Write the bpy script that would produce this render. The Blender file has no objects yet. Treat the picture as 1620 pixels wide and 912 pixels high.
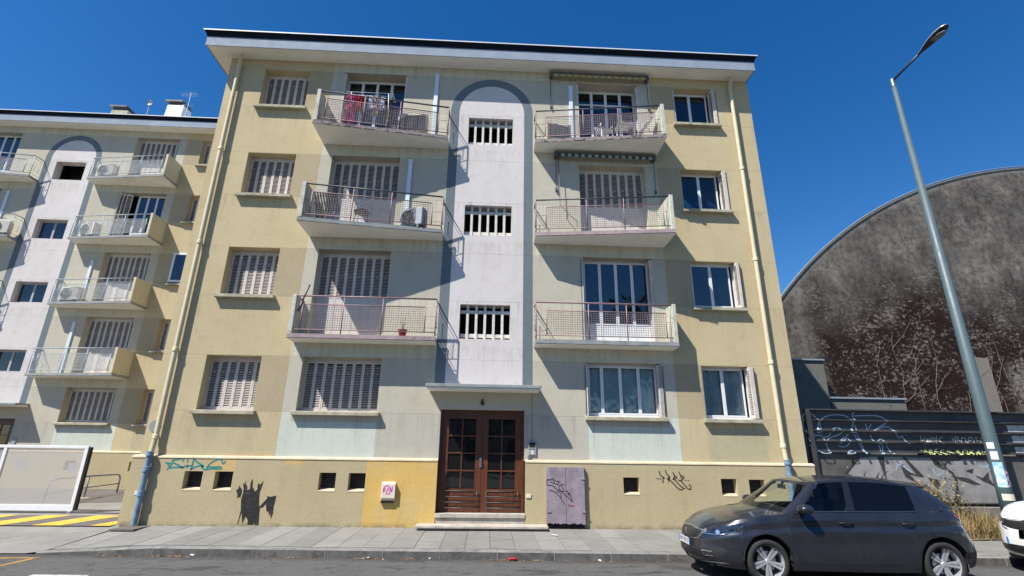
import bpy, bmesh, math, random
from mathutils import Vector, Matrix
R = math.radians
random.seed(7)
scene = bpy.context.scene
col = scene.collection

# ------------------------------------------------------------------ camera
cam_data = bpy.data.cameras.new('camera')
cam = bpy.data.objects.new('camera', cam_data)
col.objects.link(cam)
scene.camera = cam
cam_data.sensor_width = 36.0
cam_data.lens = 790.0 / 1620.0 * 36.0
cam_data.clip_start = 0.05
cam_data.clip_end = 2000.0
yaw, pitch, roll = 0.0443, 0.3169, 0.0140
Fw = Vector((math.sin(yaw) * math.cos(pitch), math.cos(yaw) * math.cos(pitch), math.sin(pitch)))
Rt = Vector((math.cos(yaw), -math.sin(yaw), 0))
Up = Rt.cross(Fw)
Rr = Rt * math.cos(roll) + Up * math.sin(roll)
Ur = Up * math.cos(roll) - Rt * math.sin(roll)
M3 = Matrix((Rr, Ur, -Fw)).transposed()
cam.matrix_world = Matrix.Translation((0, -12.1824, 1.6)) @ M3.to_4x4()

# ------------------------------------------------------------------ light
SUN = Vector((1.33, 1.0, -2.25)).normalized()
world = bpy.data.worlds.new('World')
scene.world = world
world.use_nodes = True
wn = world.node_tree
wn.nodes.clear()
sky = wn.nodes.new('ShaderNodeTexSky')
sky.sky_type = 'NISHITA'
sky.sun_disc = False
sky.sun_elevation = math.asin(-SUN.z)
sky.sun_rotation = math.atan2(-SUN.x, -SUN.y)
sky.air_density = 1.0
sky.dust_density = 0.25
sky.ozone_density = 3.0
bg = wn.nodes.new('ShaderNodeBackground')
bg.inputs['Strength'].default_value = 0.088
wo = wn.nodes.new('ShaderNodeOutputWorld')
hs = wn.nodes.new('ShaderNodeHueSaturation')
hs.inputs['Saturation'].default_value = 1.37
hs.inputs['Hue'].default_value = 0.506
wn.links.new(sky.outputs[0], hs.inputs['Color'])
wn.links.new(hs.outputs[0], bg.inputs['Color'])
wn.links.new(bg.outputs[0], wo.inputs['Surface'])
sd = bpy.data.lights.new('sun', 'SUN')
sd.energy = 5.0
sd.angle = R(0.53)
sd.color = (1.0, 0.955, 0.875)
sun = bpy.data.objects.new('sun', sd)
col.objects.link(sun)
sun.rotation_euler = SUN.to_track_quat('-Z', 'Y').to_euler()
sun.location = (-20, -20, 30)
scene.view_settings.view_transform = 'Standard'
scene.view_settings.look = 'None'
scene.view_settings.exposure = 0.71
scene.view_settings.gamma = 1.0

# ------------------------------------------------------------------ helpers
def tag(o, label=None, cat=None, group=None, kind=None):
    if label: o['label'] = label
    if cat: o['category'] = cat
    if group: o['group'] = group
    if kind: o['kind'] = kind
    return o

def empty(name, loc=(0, 0, 0), rz=0.0, label=None, cat=None, group=None):
    o = bpy.data.objects.new(name, None)
    o.empty_display_size = 0.2
    col.objects.link(o)
    o.location = loc
    o.rotation_euler = (0, 0, rz)
    return tag(o, label, cat, group)

class MB:
    def __init__(s):
        s.v = []; s.f = []; s.m = []
    def face(s, pts, m=0):
        n = len(s.v)
        s.v += [tuple(p) for p in pts]
        s.f.append(tuple(range(n, n + len(pts)))); s.m.append(m)
    def box(s, x0, x1, y0, y1, z0, z1, m=0):
        n = len(s.v)
        if x0 > x1: x0, x1 = x1, x0
        if y0 > y1: y0, y1 = y1, y0
        if z0 > z1: z0, z1 = z1, z0
        s.v += [(x0, y0, z0), (x1, y0, z0), (x1, y1, z0), (x0, y1, z0), (x0, y0, z1), (x1, y0, z1), (x1, y1, z1), (x0, y1, z1)]
        for q in ((0, 3, 2, 1), (4, 5, 6, 7), (0, 1, 5, 4), (1, 2, 6, 5), (2, 3, 7, 6), (3, 0, 4, 7)):
            s.f.append(tuple(n + i for i in q)); s.m.append(m)
        return s
    def prism(s, base, off, m=0, mside=None):
        # base: list of points, off: extrusion vector
        n = len(s.v); k = len(base); o = Vector(off)
        s.v += [tuple(p) for p in base] + [tuple(Vector(p) + o) for p in base]
        s.f.append(tuple(range(n, n + k))); s.m.append(m)
        s.f.append(tuple(reversed(range(n + k, n + 2 * k)))); s.m.append(m)
        for i in range(k):
            j = (i + 1) % k
            s.f.append((n + j, n + i, n + k + i, n + k + j)); s.m.append(m if mside is None else mside)
        return s
    def bar(s, a, b, w, h=None, m=0, up=(0, 0, 1)):
        a = Vector(a); b = Vector(b); h = h or w
        d = (b - a).normalized(); u = Vector(up)
        if abs(d.dot(u)) > 0.95: u = Vector((0, 1, 0))
        r = d.cross(u).normalized(); u = r.cross(d)
        base = [a + r * (w / 2 * i) + u * (h / 2 * j) for i, j in ((-1, -1), (1, -1), (1, 1), (-1, 1))]
        return s.prism(base, b - a, m)
    def tube(s, path, r, n=8, m=0, caps=True):
        path = [Vector(p) for p in path]
        rr = r if isinstance(r, (list, tuple)) else [r] * len(path)
        base = len(s.v); prev = None
        for i, p in enumerate(path):
            a = path[max(i - 1, 0)]; b = path[min(i + 1, len(path) - 1)]
            d = (b - a).normalized()
            if prev is None:
                u = Vector((0, 0, 1)) if abs(d.z) < 0.9 else Vector((0, 1, 0))
            else: u = prev
            x = d.cross(u).normalized(); u = x.cross(d).normalized(); prev = u
            for k in range(n):
                t = 2 * math.pi * k / n
                s.v.append(tuple(p + (x * math.cos(t) + u * math.sin(t)) * rr[i]))
        for i in range(len(path) - 1):
            for k in range(n):
                a = base + i * n + k; b = base + i * n + (k + 1) % n
                s.f.append((a, b, b + n, a + n)); s.m.append(m)
        if caps:
            s.f.append(tuple(reversed(range(base, base + n)))); s.m.append(m)
            e = base + (len(path) - 1) * n
            s.f.append(tuple(range(e, e + n))); s.m.append(m)
        return s
    def lathe(s, prof, n=24, axis='z', c=(0, 0, 0), m=0, ms=None):
        base = len(s.v)
        for (r, h) in prof:
            for k in range(n):
                t = 2 * math.pi * k / n
                a, b = r * math.cos(t), r * math.sin(t)
                p = (a, b, h) if axis == 'z' else ((a, h, b) if axis == 'y' else (h, a, b))
                s.v.append((p[0] + c[0], p[1] + c[1], p[2] + c[2]))
        for i in range(len(prof) - 1):
            for k in range(n):
                a = base + i * n + k; b = base + i * n + (k + 1) % n
                s.f.append((a, b, b + n, a + n)); s.m.append(ms[i] if ms else m)
        return s
    def strip(s, pts, w, y, m=0, th=0.002):
        # flat painted stroke in an XZ plane, facing -y
        P = [Vector((p[0], p[1])) for p in pts]
        ws = w if isinstance(w, (list, tuple)) else [w] * len(P)
        L = []; Rr_ = []
        for i, p in enumerate(P):
            d = (P[min(i + 1, len(P) - 1)] - P[max(i - 1, 0)])
            if d.length < 1e-6: d = Vector((1, 0))
            d.normalize(); nn = Vector((-d.y, d.x)) * ws[i] / 2
            L.append(p + nn); Rr_.append(p - nn)
        n0 = len(s.v)
        for a, b in zip(L, Rr_):
            s.v.append((a.x, y, a.y)); s.v.append((b.x, y, b.y))
        for i in range(len(P) - 1):
            a = n0 + 2 * i
            s.f.append((a, a + 1, a + 3, a + 2)); s.m.append(m)
        return s
    def mesh(s, name, mats, smooth=False, merge=0.0, angle=None):
        me = bpy.data.meshes.new(name)
        me.from_pydata(s.v, [], s.f)
        for mt in (mats if isinstance(mats, (list, tuple)) else [mats]): me.materials.append(mt)
        me.polygons.foreach_set('material_index', s.m)
        bm = bmesh.new(); bm.from_mesh(me)
        if merge: bmesh.ops.remove_doubles(bm, verts=bm.verts, dist=merge)
        bmesh.ops.recalc_face_normals(bm, faces=bm.faces)
        bm.to_mesh(me); bm.free()
        if smooth:
            me.polygons.foreach_set('use_smooth', [True] * len(me.polygons))
            if angle: me.set_sharp_from_angle(angle=R(angle))
        me.update()
        return me
    def build(s, name, mats, parent=None, smooth=False, merge=0.0, loc=None, angle=None, bevel=0.0):
        o = bpy.data.objects.new(name, s.mesh(name, mats, smooth, merge, angle))
        col.objects.link(o)
        if parent: o.parent = parent
        if loc: o.location = loc
        if bevel:
            b = o.modifiers.new('bevel', 'BEVEL'); b.width = bevel; b.segments = 2; b.limit_method = 'ANGLE'; b.angle_limit = R(40)
        return o

def text_mesh(name, body, size, depth, mat, parent, mtx, bev=0.0):
    cu = bpy.data.curves.new(name, 'FONT'); cu.body = body; cu.size = size; cu.align_x = 'CENTER'; cu.align_y = 'CENTER'; cu.extrude = depth; cu.bevel_depth = bev
    tmp = bpy.data.objects.new('tmp', cu); col.objects.link(tmp)
    me = bpy.data.meshes.new_from_object(tmp.evaluated_get(bpy.context.evaluated_depsgraph_get()))
    bpy.data.objects.remove(tmp); bpy.data.curves.remove(cu)
    me.name = name; me.materials.clear(); me.materials.append(mat)
    me.polygons.foreach_set('material_index', [0] * len(me.polygons))
    o = bpy.data.objects.new(name, me); col.objects.link(o); o.parent = parent; o.matrix_local = mtx
    return o

def inst(name, me, parent, loc=(0, 0, 0), rot=(0, 0, 0), scale=None):
    o = bpy.data.objects.new(name, me); col.objects.link(o)
    o.parent = parent; o.location = loc; o.rotation_euler = rot
    if scale: o.scale = scale
    return o

def holes(mb, x0, x1, z0, z1, y, hs, m=0, yd=1):
    xs = sorted({x0, x1, *[h[0] for h in hs], *[h[1] for h in hs]}); xs = [x for x in xs if x0 <= x <= x1]
    zs = sorted({z0, z1, *[h[2] for h in hs], *[h[3] for h in hs]}); zs = [z for z in zs if z0 <= z <= z1]
    for a, b in zip(xs, xs[1:]):
        for c, d in zip(zs, zs[1:]):
            cx, cz = (a + b) / 2, (c + d) / 2
            if any(h[0] < cx < h[1] and h[2] < cz < h[3] for h in hs): continue
            mb.face([(a, y, c), (b, y, c), (b, y, d), (a, y, d)], m)
    for h in hs:
        a, b, c, d = h[:4]; dp = h[4]
        c2, d2 = max(c, z0), min(d, z1)
        if d2 <= c2: continue
        Y = y + dp * yd
        mb.face([(a, y, c2), (a, y, d2), (a, Y, d2), (a, Y, c2)], m)
        mb.face([(b, y, c2), (b, Y, c2), (b, Y, d2), (b, y, d2)], m)
        if c >= z0: mb.face([(a, y, c), (a, Y, c), (b, Y, c), (b, y, c)], m)
        if d <= z1: mb.face([(a, y, d), (b, y, d), (b, Y, d), (a, Y, d)], m)

# ------------------------------------------------------------------ materials
class NT:
    def __init__(s, name):
        s.mat = bpy.data.materials.new(name); s.mat.use_nodes = True
        s.t = s.mat.node_tree; s.t.nodes.clear()
        s.out = s.t.nodes.new('ShaderNodeOutputMaterial')
        s._tc = None; s._xyz = None
    def n(s, typ, **kw):
        nd = s.t.nodes.new(typ)
        for k, v in kw.items(): setattr(nd, k, v)
        return nd
    def put(s, sock, v):
        if v is None: return
        if hasattr(v, 'is_linked') or isinstance(v, bpy.types.NodeSocket): s.t.links.new(v, sock)
        else:
            if sock.type == 'RGBA' and len(v) == 3: v = (*v, 1)
            sock.default_value = v
    def obj(s):
        if not s._tc: s._tc = s.n('ShaderNodeTexCoord')
        return s._tc.outputs['Object']
    def xyz(s):
        if not s._xyz:
            sp = s.n('ShaderNodeSeparateXYZ'); s.put(sp.inputs[0], s.obj()); s._xyz = sp.outputs
        return s._xyz
    def m(s, op, a, b=None, c=None):
        nd = s.n('ShaderNodeMath', operation=op)
        s.put(nd.inputs[0], a); s.put(nd.inputs[1], b); s.put(nd.inputs[2], c)
        return nd.outputs[0]
    def scale(s, sx, sy, sz, vec=None):
        nd = s.n('ShaderNodeVectorMath', operation='MULTIPLY')
        s.put(nd.inputs[0], vec or s.obj()); nd.inputs[1].default_value = (sx, sy, sz)
        return nd.outputs[0]
    def noise(s, sc, det=4, rough=0.6, vec=None, dist=0.0):
        nd = s.n('ShaderNodeTexNoise'); s.put(nd.inputs['Vector'], vec or s.obj())
        nd.inputs['Scale'].default_value = sc; nd.inputs['Detail'].default_value = det
        nd.inputs['Roughness'].default_value = rough; nd.inputs['Distortion'].default_value = dist
        return nd.outputs['Fac']
    def voro(s, sc, vec=None, feature='F1'):
        nd = s.n('ShaderNodeTexVoronoi', feature=feature); s.put(nd.inputs['Vector'], vec or s.obj())
        nd.inputs['Scale'].default_value = sc
        return nd.outputs['Distance']
    def rng(s, v, a, b, c=0.0, d=1.0):
        nd = s.n('ShaderNodeMapRange', clamp=True); s.put(nd.inputs[0], v)
        for i, x in zip((1, 2, 3, 4), (a, b, c, d)): nd.inputs[i].default_value = x
        return nd.outputs[0]
    def mix(s, f, a, b, mode='MIX'):
        nd = s.n('ShaderNodeMix', data_type='RGBA', blend_type=mode)
        s.put(nd.inputs[0], f); s.put(nd.inputs[6], a); s.put(nd.inputs[7], b)
        return nd.outputs[2]
    def rect(s, x0, x1, z0, z1, soft=0.0):
        X, _, Z = s.xyz()
        r = s.m('MULTIPLY', s.m('GREATER_THAN', X, x0), s.m('LESS_THAN', X, x1))
        q = s.m('MULTIPLY', s.m('GREATER_THAN', Z, z0), s.m('LESS_THAN', Z, z1))
        return s.m('MULTIPLY', r, q)
    def bump(s, h, st=0.3, dist=0.01):
        nd = s.n('ShaderNodeBump'); nd.inputs['Strength'].default_value = st; nd.inputs['Distance'].default_value = dist
        s.put(nd.inputs['Height'], h); return nd.outputs[0]
    def bsdf(s, color, rough=0.85, metal=0.0, normal=None, **kw):
        nd = s.n('ShaderNodeBsdfPrincipled')
        s.put(nd.inputs['Base Color'], color); s.put(nd.inputs['Roughness'], rough); s.put(nd.inputs['Metallic'], metal)
        if normal is not None: s.put(nd.inputs['Normal'], normal)
        for k, v in kw.items(): s.put(nd.inputs[k.replace('_', ' ')], v)
        s.t.links.new(nd.outputs[0], s.out.inputs['Surface']); s.b = nd
        return s.mat

def simple(name, c, rough=0.7, metal=0.0, var=0.12, sc=6.0, bump=0.0, spec=None, bsc=60.0, grime=None, coat=0.0):
    g = NT(name)
    n1 = g.noise(sc, 5)
    k = g.rng(n1, 0.3, 0.7, 1 - var, 1 + var * 0.6)
    cc = g.n('ShaderNodeVectorMath', operation='SCALE'); cc.inputs[0].default_value = c[:3]; g.put(cc.inputs['Scale'], k)
    colr = cc.outputs[0]
    if grime:
        n2 = g.noise(grime[1], 6, 0.7)
        colr = g.mix(g.rng(n2, grime[2], grime[2] + 0.12), colr, grime[0])
    nm = g.bump(g.noise(bsc, 4), bump, 0.01) if bump else None
    m_ = g.bsdf(colr, g.rng(g.noise(sc * 2.3, 4), 0.3, 0.7, max(rough - 0.08, 0.02), min(rough + 0.08, 1)), metal, nm)
    if spec is not None: g.b.inputs['Specular IOR Level'].default_value = spec
    if coat: g.b.inputs['Coat Weight'].default_value = coat
    return m_

def glass_mat(name, tint, trans=0.5, rough=0.02, body=(0.02, 0.025, 0.03), ior=1.75):
    # a pane: mirror-like reflection by Fresnel over a part see-through, part tinted body
    g = NT(name)
    gl = g.n('ShaderNodeBsdfGlossy'); gl.inputs['Roughness'].default_value = rough; gl.inputs['Color'].default_value = (0.95, 0.97, 1, 1)
    tr = g.n('ShaderNodeBsdfTransparent'); tr.inputs['Color'].default_value = (*tint, 1)
    df = g.n('ShaderNodeBsdfDiffuse'); df.inputs['Color'].default_value = (*body, 1)
    m1 = g.n('ShaderNodeMixShader'); m1.inputs[0].default_value = 1 - trans
    g.t.links.new(tr.outputs[0], m1.inputs[1]); g.t.links.new(df.outputs[0], m1.inputs[2])
    fr = g.n('ShaderNodeFresnel'); fr.inputs['IOR'].default_value = ior
    wv = g.bump(g.noise(1.3, 2), 0.06, 0.05); g.put(gl.inputs['Normal'], wv)
    m2 = g.n('ShaderNodeMixShader'); g.t.links.new(fr.outputs[0], m2.inputs[0])
    g.t.links.new(m1.outputs[0], m2.inputs[1]); g.t.links.new(gl.outputs[0], m2.inputs[2])
    g.t.links.new(m2.outputs[0], g.out.inputs['Surface'])
    return g.mat
# ------------------------------------------------------------------ material set
M = {}
def plaster(name, orange=False, wide=False):
    g = NT(name)
    X, Y, Z = g.xyz()
    yel = (.540, .455, .282); gg = (.590, .562, .452); lil = (.650, .615, .605); band = (.155, .190, .218); mint = (.570, .615, .545)
    gre = (.490, .458, .378); khaki = (.415, .345, .225)
    # storey phase: z measured from each window sill
    ph = g.m('MODULO', g.m('ADD', Z, 2.795 - 2.42), 2.795)
    inwin = g.m('LESS_THAN', ph, 1.30)
    c = g.mix(g.m('MULTIPLY', inwin, .85), gg, gre)
    ga = g.m('MULTIPLY', g.rect(-9, 9, 1.3, 2.42), 1.0)
    c = g.mix(ga, c, (.49, .465, .395))
    left = g.m('LESS_THAN', X, -4.78); right = g.m('GREATER_THAN', X, 4.59)
    out = g.m('MAXIMUM', left, right)
    kz = g.m('MULTIPLY', inwin, g.m('MAXIMUM', g.m('MULTIPLY', g.m('GREATER_THAN', X, -5.44), left), g.m('MULTIPLY', right, g.m('LESS_THAN', X, 5.28))))
    yc = g.mix(g.m('MULTIPLY', kz, .9), yel, khaki)
    yc = g.mix(g.m('MULTIPLY', g.rect(5.28, 6.7, 1.3, 2.2), .7), yc, (.43, .40, .27))
    yc = g.mix(g.m('MULTIPLY', g.rect(-6.9, -5.3, 1.3, 2.3), .35), yc, (.43, .38, .25))
    c = g.mix(out, c, yc)
    c = g.mix(g.rect(-4.78, -2.58, 1.3, 2.20), c, mint); c = g.mix(g.rect(-4.78, -4.55, 1.3, 2.43), c, mint)
    c = g.mix(g.rect(2.40, 4.59, 1.3, 2.20), c, mint); c = g.mix(g.rect(4.36, 4.59, 1.3, 2.43), c, mint)
    # the painted arch
    zt = 10.90 + (2.795 if wide else 0)
    dx = g.m('SUBTRACT', X, -.11); dz = g.m('MAXIMUM', g.m('SUBTRACT', Z, zt), 0.0)
    d = g.m('SQRT', g.m('ADD', g.m('MULTIPLY', dx, dx), g.m('MULTIPLY', dz, dz)))
    above = g.m('GREATER_THAN', Z, 2.96)
    c = g.mix(g.m('MULTIPLY', g.m('LESS_THAN', d, 1.185), above), c, band)
    c = g.mix(g.m('MULTIPLY', g.m('LESS_THAN', d, .935), above), c, lil)
    # scored joints
    def joint(z0):
        q = g.m('MODULO', g.m('ADD', Z, 2.795 - z0), 2.795)
        return g.m('LESS_THAN', q, .011)
    j = g.m('MAXIMUM', joint(2.415), joint(3.715))
    c = g.mix(g.m('MULTIPLY', j, .35), c, (.12, .11, .09))
    # weather
    big = g.noise(.55, 5, .6)
    c = g.mix(g.rng(big, .35, .7, 0, .45), c, g.mix(1.0, c, (.78, .75, .70), 'MULTIPLY'))
    c = g.mix(g.rng(g.noise(2.7, 6, .75), .50, .72, 0, .5), c, g.mix(1.0, c, (.78, .76, .72), 'MULTIPLY'))
    c = g.mix(g.rng(g.noise(7, 6, .8), .62, .74, 0, .35), c, (.22, .205, .17))
    st = g.noise(1.0, 5, .7, g.scale(3.2, 1, .35))
    c = g.mix(g.rng(st, .54, .80, 0, .22), c, g.mix(1.0, c, (.62, .56, .46), 'MULTIPLY'))
    # run-off under the window sills
    sx = g.noise(1.0, 4, .7, g.scale(9, 1, .2))
    und = g.m('MULTIPLY', g.rng(ph, 1.9, 2.75, 0.0, 1.0), g.rng(sx, .50, .68))
    c = g.mix(g.m('MULTIPLY', und, .42), c, (.22, .19, .14))
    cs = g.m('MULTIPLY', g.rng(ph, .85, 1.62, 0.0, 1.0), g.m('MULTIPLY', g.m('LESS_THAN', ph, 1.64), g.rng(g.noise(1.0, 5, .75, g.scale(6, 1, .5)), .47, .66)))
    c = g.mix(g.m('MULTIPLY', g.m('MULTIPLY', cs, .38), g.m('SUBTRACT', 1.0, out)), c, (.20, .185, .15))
    fine = g.noise(26, 5, .75)
    c = g.mix(g.rng(fine, .40, .75, 0, .34), c, g.mix(1.0, c, (.60, .58, .54), 'MULTIPLY'))
    sp = g.voro(3.2)
    nm = g.bump(g.m('ADD', g.noise(90, 5, .7), g.m('MULTIPLY', g.noise(9, 3), .8)), .35, .012)
    return g.bsdf(c, .93, 0, nm, Specular_IOR_Level=.2)

def plinth_mat(name, orange):
    g = NT(name); X, Y, Z = g.xyz()
    c = (.455, .385, .235)
    if orange:
        nb = g.m('MULTIPLY', g.m('SUBTRACT', g.noise(2.2, 4), .5), .22)
        o = g.m('GREATER_THAN', X, g.m('ADD', nb, -2.69)); o = g.m('MULTIPLY', o, g.m('LESS_THAN', X, -1.0))
        oc = g.mix(g.rng(g.noise(1.6, 5), .45, .68, 0, .6), (.63, .42, .135), (.54, .44, .22))
        c = g.mix(o, c, oc)
        n3 = g.m('MULTIPLY', g.m('SUBTRACT', g.noise(5, 4), .5), .25)
        a = g.m('MULTIPLY', g.m('GREATER_THAN', X, g.m('ADD', n3, -6.15)), g.m('LESS_THAN', X, -5.57)); a = g.m('MULTIPLY', a, g.m('GREATER_THAN', Z, g.m('ADD', n3, 1.12)))
        c = g.mix(g.m('MULTIPLY', a, .8), c, (.60, .41, .16))
        a = g.m('MULTIPLY', g.m('GREATER_THAN', X, g.m('ADD', n3, -4.52)), g.m('LESS_THAN', X, -4.12)); a = g.m('MULTIPLY', a, g.m('GREATER_THAN', Z, g.m('ADD', n3, 1.24)))
        c = g.mix(g.m('MULTIPLY', a, .8), c, (.60, .41, .16))
    c = g.mix(g.rng(g.noise(.7, 5), .35, .7, 0, .45), c, g.mix(1.0, c, (.80, .78, .74), 'MULTIPLY'))
    st = g.noise(1.0, 5, .75, g.scale(5, 1, .8))
    c = g.mix(g.rng(st, .52, .78, 0, .30), c, g.mix(1.0, c, (.60, .55, .46), 'MULTIPLY'))
    low = g.rng(Z, 0.0, .55, 1, 0)
    spots = g.rng(g.noise(14, 5, .8), .56, .66)
    c = g.mix(g.m('MULTIPLY', g.m('MULTIPLY', low, spots), .55), c, (.17, .14, .09))
    foot = g.m('MULTIPLY', g.rng(Z, .0, .10, 1, 0), g.rng(g.noise(5, 3), .35, .6))
    c = g.mix(g.m('MULTIPLY', foot, .6), c, (.13, .11, .08))
    c = g.mix(g.rng(g.noise(30, 5, .7), .42, .75, 0, .25), c, g.mix(1.0, c, (.6, .57, .5), 'MULTIPLY'))
    nm = g.bump(g.m('ADD', g.noise(80, 5, .7), g.noise(11, 3)), .35, .012)
    return g.bsdf(c, .93, 0, nm, Specular_IOR_Level=.2)

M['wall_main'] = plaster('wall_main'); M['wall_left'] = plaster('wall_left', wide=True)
M['plinth_main'] = plinth_mat('plinth_main', True); M['plinth_left'] = plinth_mat('plinth_left', False)
M['ledge'] = simple('ledge', (.60, .485, .33), .9, var=.2, sc=3, bump=.3)
M['sill'] = simple('sill', (.40, .37, .27), .9, var=.3, sc=5, bump=.4, grime=((.20, .18, .13), 4, .58))
M['soffit'] = simple('soffit', (.82, .80, .73), .9, var=.10, sc=1.2, bump=.2, grime=((.55, .49, .38), 1.1, .64))
M['slab_mauve'] = simple('slab_mauve', (.34, .265, .275), .9, var=.25, sc=4, bump=.5, grime=((.13, .12, .11), 2.6, .54))
M['slab_worn'] = simple('slab_worn', (.33, .27, .275), .95, var=.4, sc=5, bump=1.0, grime=((.085, .08, .072), 5.0, .47), bsc=25)
M['slab_grey'] = simple('slab_grey', (.27, .285, .285), .9, var=.25, sc=4, bump=.5, grime=((.14, .13, .12), 3, .6))
M['parapet'] = simple('parapet', (.52, .52, .44), .9, var=.25, sc=4, bump=.3, grime=((.28, .26, .20), 5, .56))
M['cream_parapet'] = simple('cream_parapet', (.56, .52, .38), .9, var=.1, sc=2, bump=.3)
M['rail_mauve'] = simple('rail_mauve', (.27, .165, .180), .5, var=.3, sc=9, grime=((.14, .085, .07), 13, .6))
M['rail_blue'] = simple('rail_blue', (.30, .36, .40), .45, var=.2, sc=7)
M['rail_dark'] = simple('rail_dark', (.045, .05, .065), .45, var=.3, sc=7)
M['wire'] = simple('wire', (.23, .185, .18), .5, var=.3, sc=9)
M['wire_light'] = simple('wire_light', (.50, .53, .54), .5, var=.3, sc=9)
M['shutter'] = simple('shutter', (.60, .545, .50), .75, var=.22, sc=5, grime=((.38, .31, .25), 9, .6))
M['shutter_back'] = simple('shutter_back', (.06, .055, .05), .9)
M['white_frame'] = simple('white_frame', (.70, .72, .74), .45, var=.06, sc=4)
M['grey_frame'] = simple('grey_frame', (.42, .40, .41), .6, var=.15, sc=6)
M['conc_bar'] = simple('conc_bar', (.62, .60, .56), .85, var=.2, sc=9, bump=.3)
M['pane'] = glass_mat('pane', (.75, .8, .8), .72, body=(.01, .014, .022))
M['pane_clear'] = glass_mat('pane_clear', (.93, .96, .96), .97, ior=1.55)
M['curtain'] = simple('curtain', (.74, .82, .82), .9, var=.1)
M['curtain_dark'] = simple('curtain_dark', (.10, .11, .13), .9, var=.2)
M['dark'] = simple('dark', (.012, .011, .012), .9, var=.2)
M['fascia'] = simple('fascia', (.245, .295, .370), .8, var=.14, sc=1.6, bump=.2, grime=((.19, .225, .275), 2.2, .60))
M['zinc_dark'] = simple('zinc_dark', (.008, .010, .018), .7, spec=.12, var=.3, sc=3)
M['white_flash'] = simple('white_flash', (.62, .66, .70), .4, var=.1)
M['pipe_cream'] = simple('pipe_cream', (.560, .495, .330), .6, var=.12, sc=3, grime=((.40, .33, .2), 3, .66))
M['pipe_blue'] = simple('pipe_blue', (.145, .235, .335), .5, var=.35, sc=6, grime=((.20, .19, .19), 8, .58))
M['number'] = simple('number', (.03, .012, .01), .5)
M['plastic_grey'] = simple('plastic_grey', (.28, .31, .34), .5)
M['plastic_white'] = simple('plastic_white', (.68, .70, .72), .45, var=.08)
M['plastic_cream'] = simple('plastic_cream', (.66, .60, .50), .5, var=.08)
M['duct'] = simple('duct', (.62, .70, .78), .5, var=.05)
M['steel'] = simple('steel', (.45, .46, .48), .35, .9)
M['rubber'] = simple('rubber', (.012, .012, .013), .9)
M['stone_step'] = simple('stone_step', (.42, .385, .33), .9, var=.25, sc=5, bump=.5, grime=((.20, .18, .15), 6, .57))
M['ink'] = simple('ink', (.012, .012, .014), .8)
M['teal'] = simple('teal', (.0, .21, .20), .6, var=.3, sc=9)
M['magenta'] = simple('magenta', (.62, .05, .38), .6)
def wood():
    g = NT('door_wood')
    st = g.noise(3.0, 6, .7, g.scale(14, 14, .8), .6)
    c = g.mix(g.rng(st, .3, .7), (.060, .017, .008), (.150, .050, .019))
    c = g.mix(g.rng(g.noise(1.8, 4), .5, .75, 0, .6), c, (.05, .018, .009))
    return g.bsdf(c, g.rng(st, .3, .7, .32, .5), 0, g.bump(st, .15, .004))
M['wood'] = wood()
def awning(name, a, b, w):
    g = NT(name); X, Y, Z = g.xyz()
    k = g.m('LESS_THAN', g.m('MODULO', g.m('ADD', X, 20), w), w / 2)
    return g.bsdf(g.mix(k, a, b), .9)
M['awning_yellow'] = awning('awning_yellow', (.50, .36, .08), (.20, .205, .205), .20)
M['awning_green'] = awning('awning_green', (.035, .06, .055), (.30, .38, .37), .19)

# ------------------------------------------------------------------ shared shutter leaves
LEAF = {}
def leaf_mesh(w, h, z_louvre, name='shutter_leaf'):
    key = (round(w, 3), round(h, 3), round(z_louvre, 3))
    if key in LEAF: return LEAF[key]
    mb = MB(); s = .036; t = .030
    mb.box(-w / 2 + .002, -w / 2 + s, 0, t, 0, h); mb.box(w / 2 - s, w / 2 - .002, 0, t, 0, h)
    mb.box(-w / 2 + s, w / 2 - s, 0, t, 0, .07); mb.box(-w / 2 + s, w / 2 - s, 0, t, h - .09, h)
    if z_louvre > .1:
        mb.box(-w / 2 + s, w / 2 - s, .006, t, .07, z_louvre - .05); mb.box(-w / 2 + s, w / 2 - s, 0, t, z_louvre - .05, z_louvre)
        z = z_louvre + .008
    else: z = .078
    while z < h - .11:
        mb.prism([(-w / 2 + s, .004, z), (-w / 2 + s, .008, z - .004), (-w / 2 + s, .020, z + .008), (-w / 2 + s, .016, z + .012)], (w - 2 * s, 0, 0))
        z += .040
    mb.box(-.012, .012, -.004, 0, h * .72, h * .72 + .03)
    mb.box(-w / 2 + .002, w / 2 - .002, t + .022, t + .026, 0.03, h - .03, 1)
    LEAF[key] = mb.mesh(name, [M['shutter'], M['shutter_back']])
    return LEAF[key]

def closed_shutters(b, x0, x1, z0, z1, y, n, louvre=0.0, fold=0.0):
    w = (x1 - x0 - .03) / n; h = z1 - z0 - .05
    for i in range(n):
        me = leaf_mesh(w, h, louvre)
        a = 0
        if fold: a = fold * (1 if i % 2 else -1)
        inst('shutter_leaf', me, b, (x0 + .015 + w * (i + .5), y + random.uniform(-.003, .003) + (abs(math.sin(a)) * w * .5), z0 + .015 + random.uniform(0, .004)), (0, 0, a))
    fr = MB(); fr.box(x0, x0 + .014, y + .0, y + .06, z0, z1); fr.box(x1 - .014, x1, y + .0, y + .06, z0, z1); fr.box(x0 + .014, x1 - .014, y, y + .06, z1 - .03, z1)
    fr.build('shutter_frame', M['shutter'], b)

def folded(b, x, y0, z0, z1, n, side, louvre=0.0, spread=.0):
    # leaves folded back against the window reveal at x (side = +1: stack grows to +x)
    for i in range(n):
        me = leaf_mesh(.20, z1 - z0 - .05, louvre)
        inst('shutter_leaf', me, b, (x + side * (.012 + .036 * i + (.03 if side < 0 else 0) * 0), y0 + .10, z0 + .02), (0, 0, R(90) * side + spread * (i + 1) * side))

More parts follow.
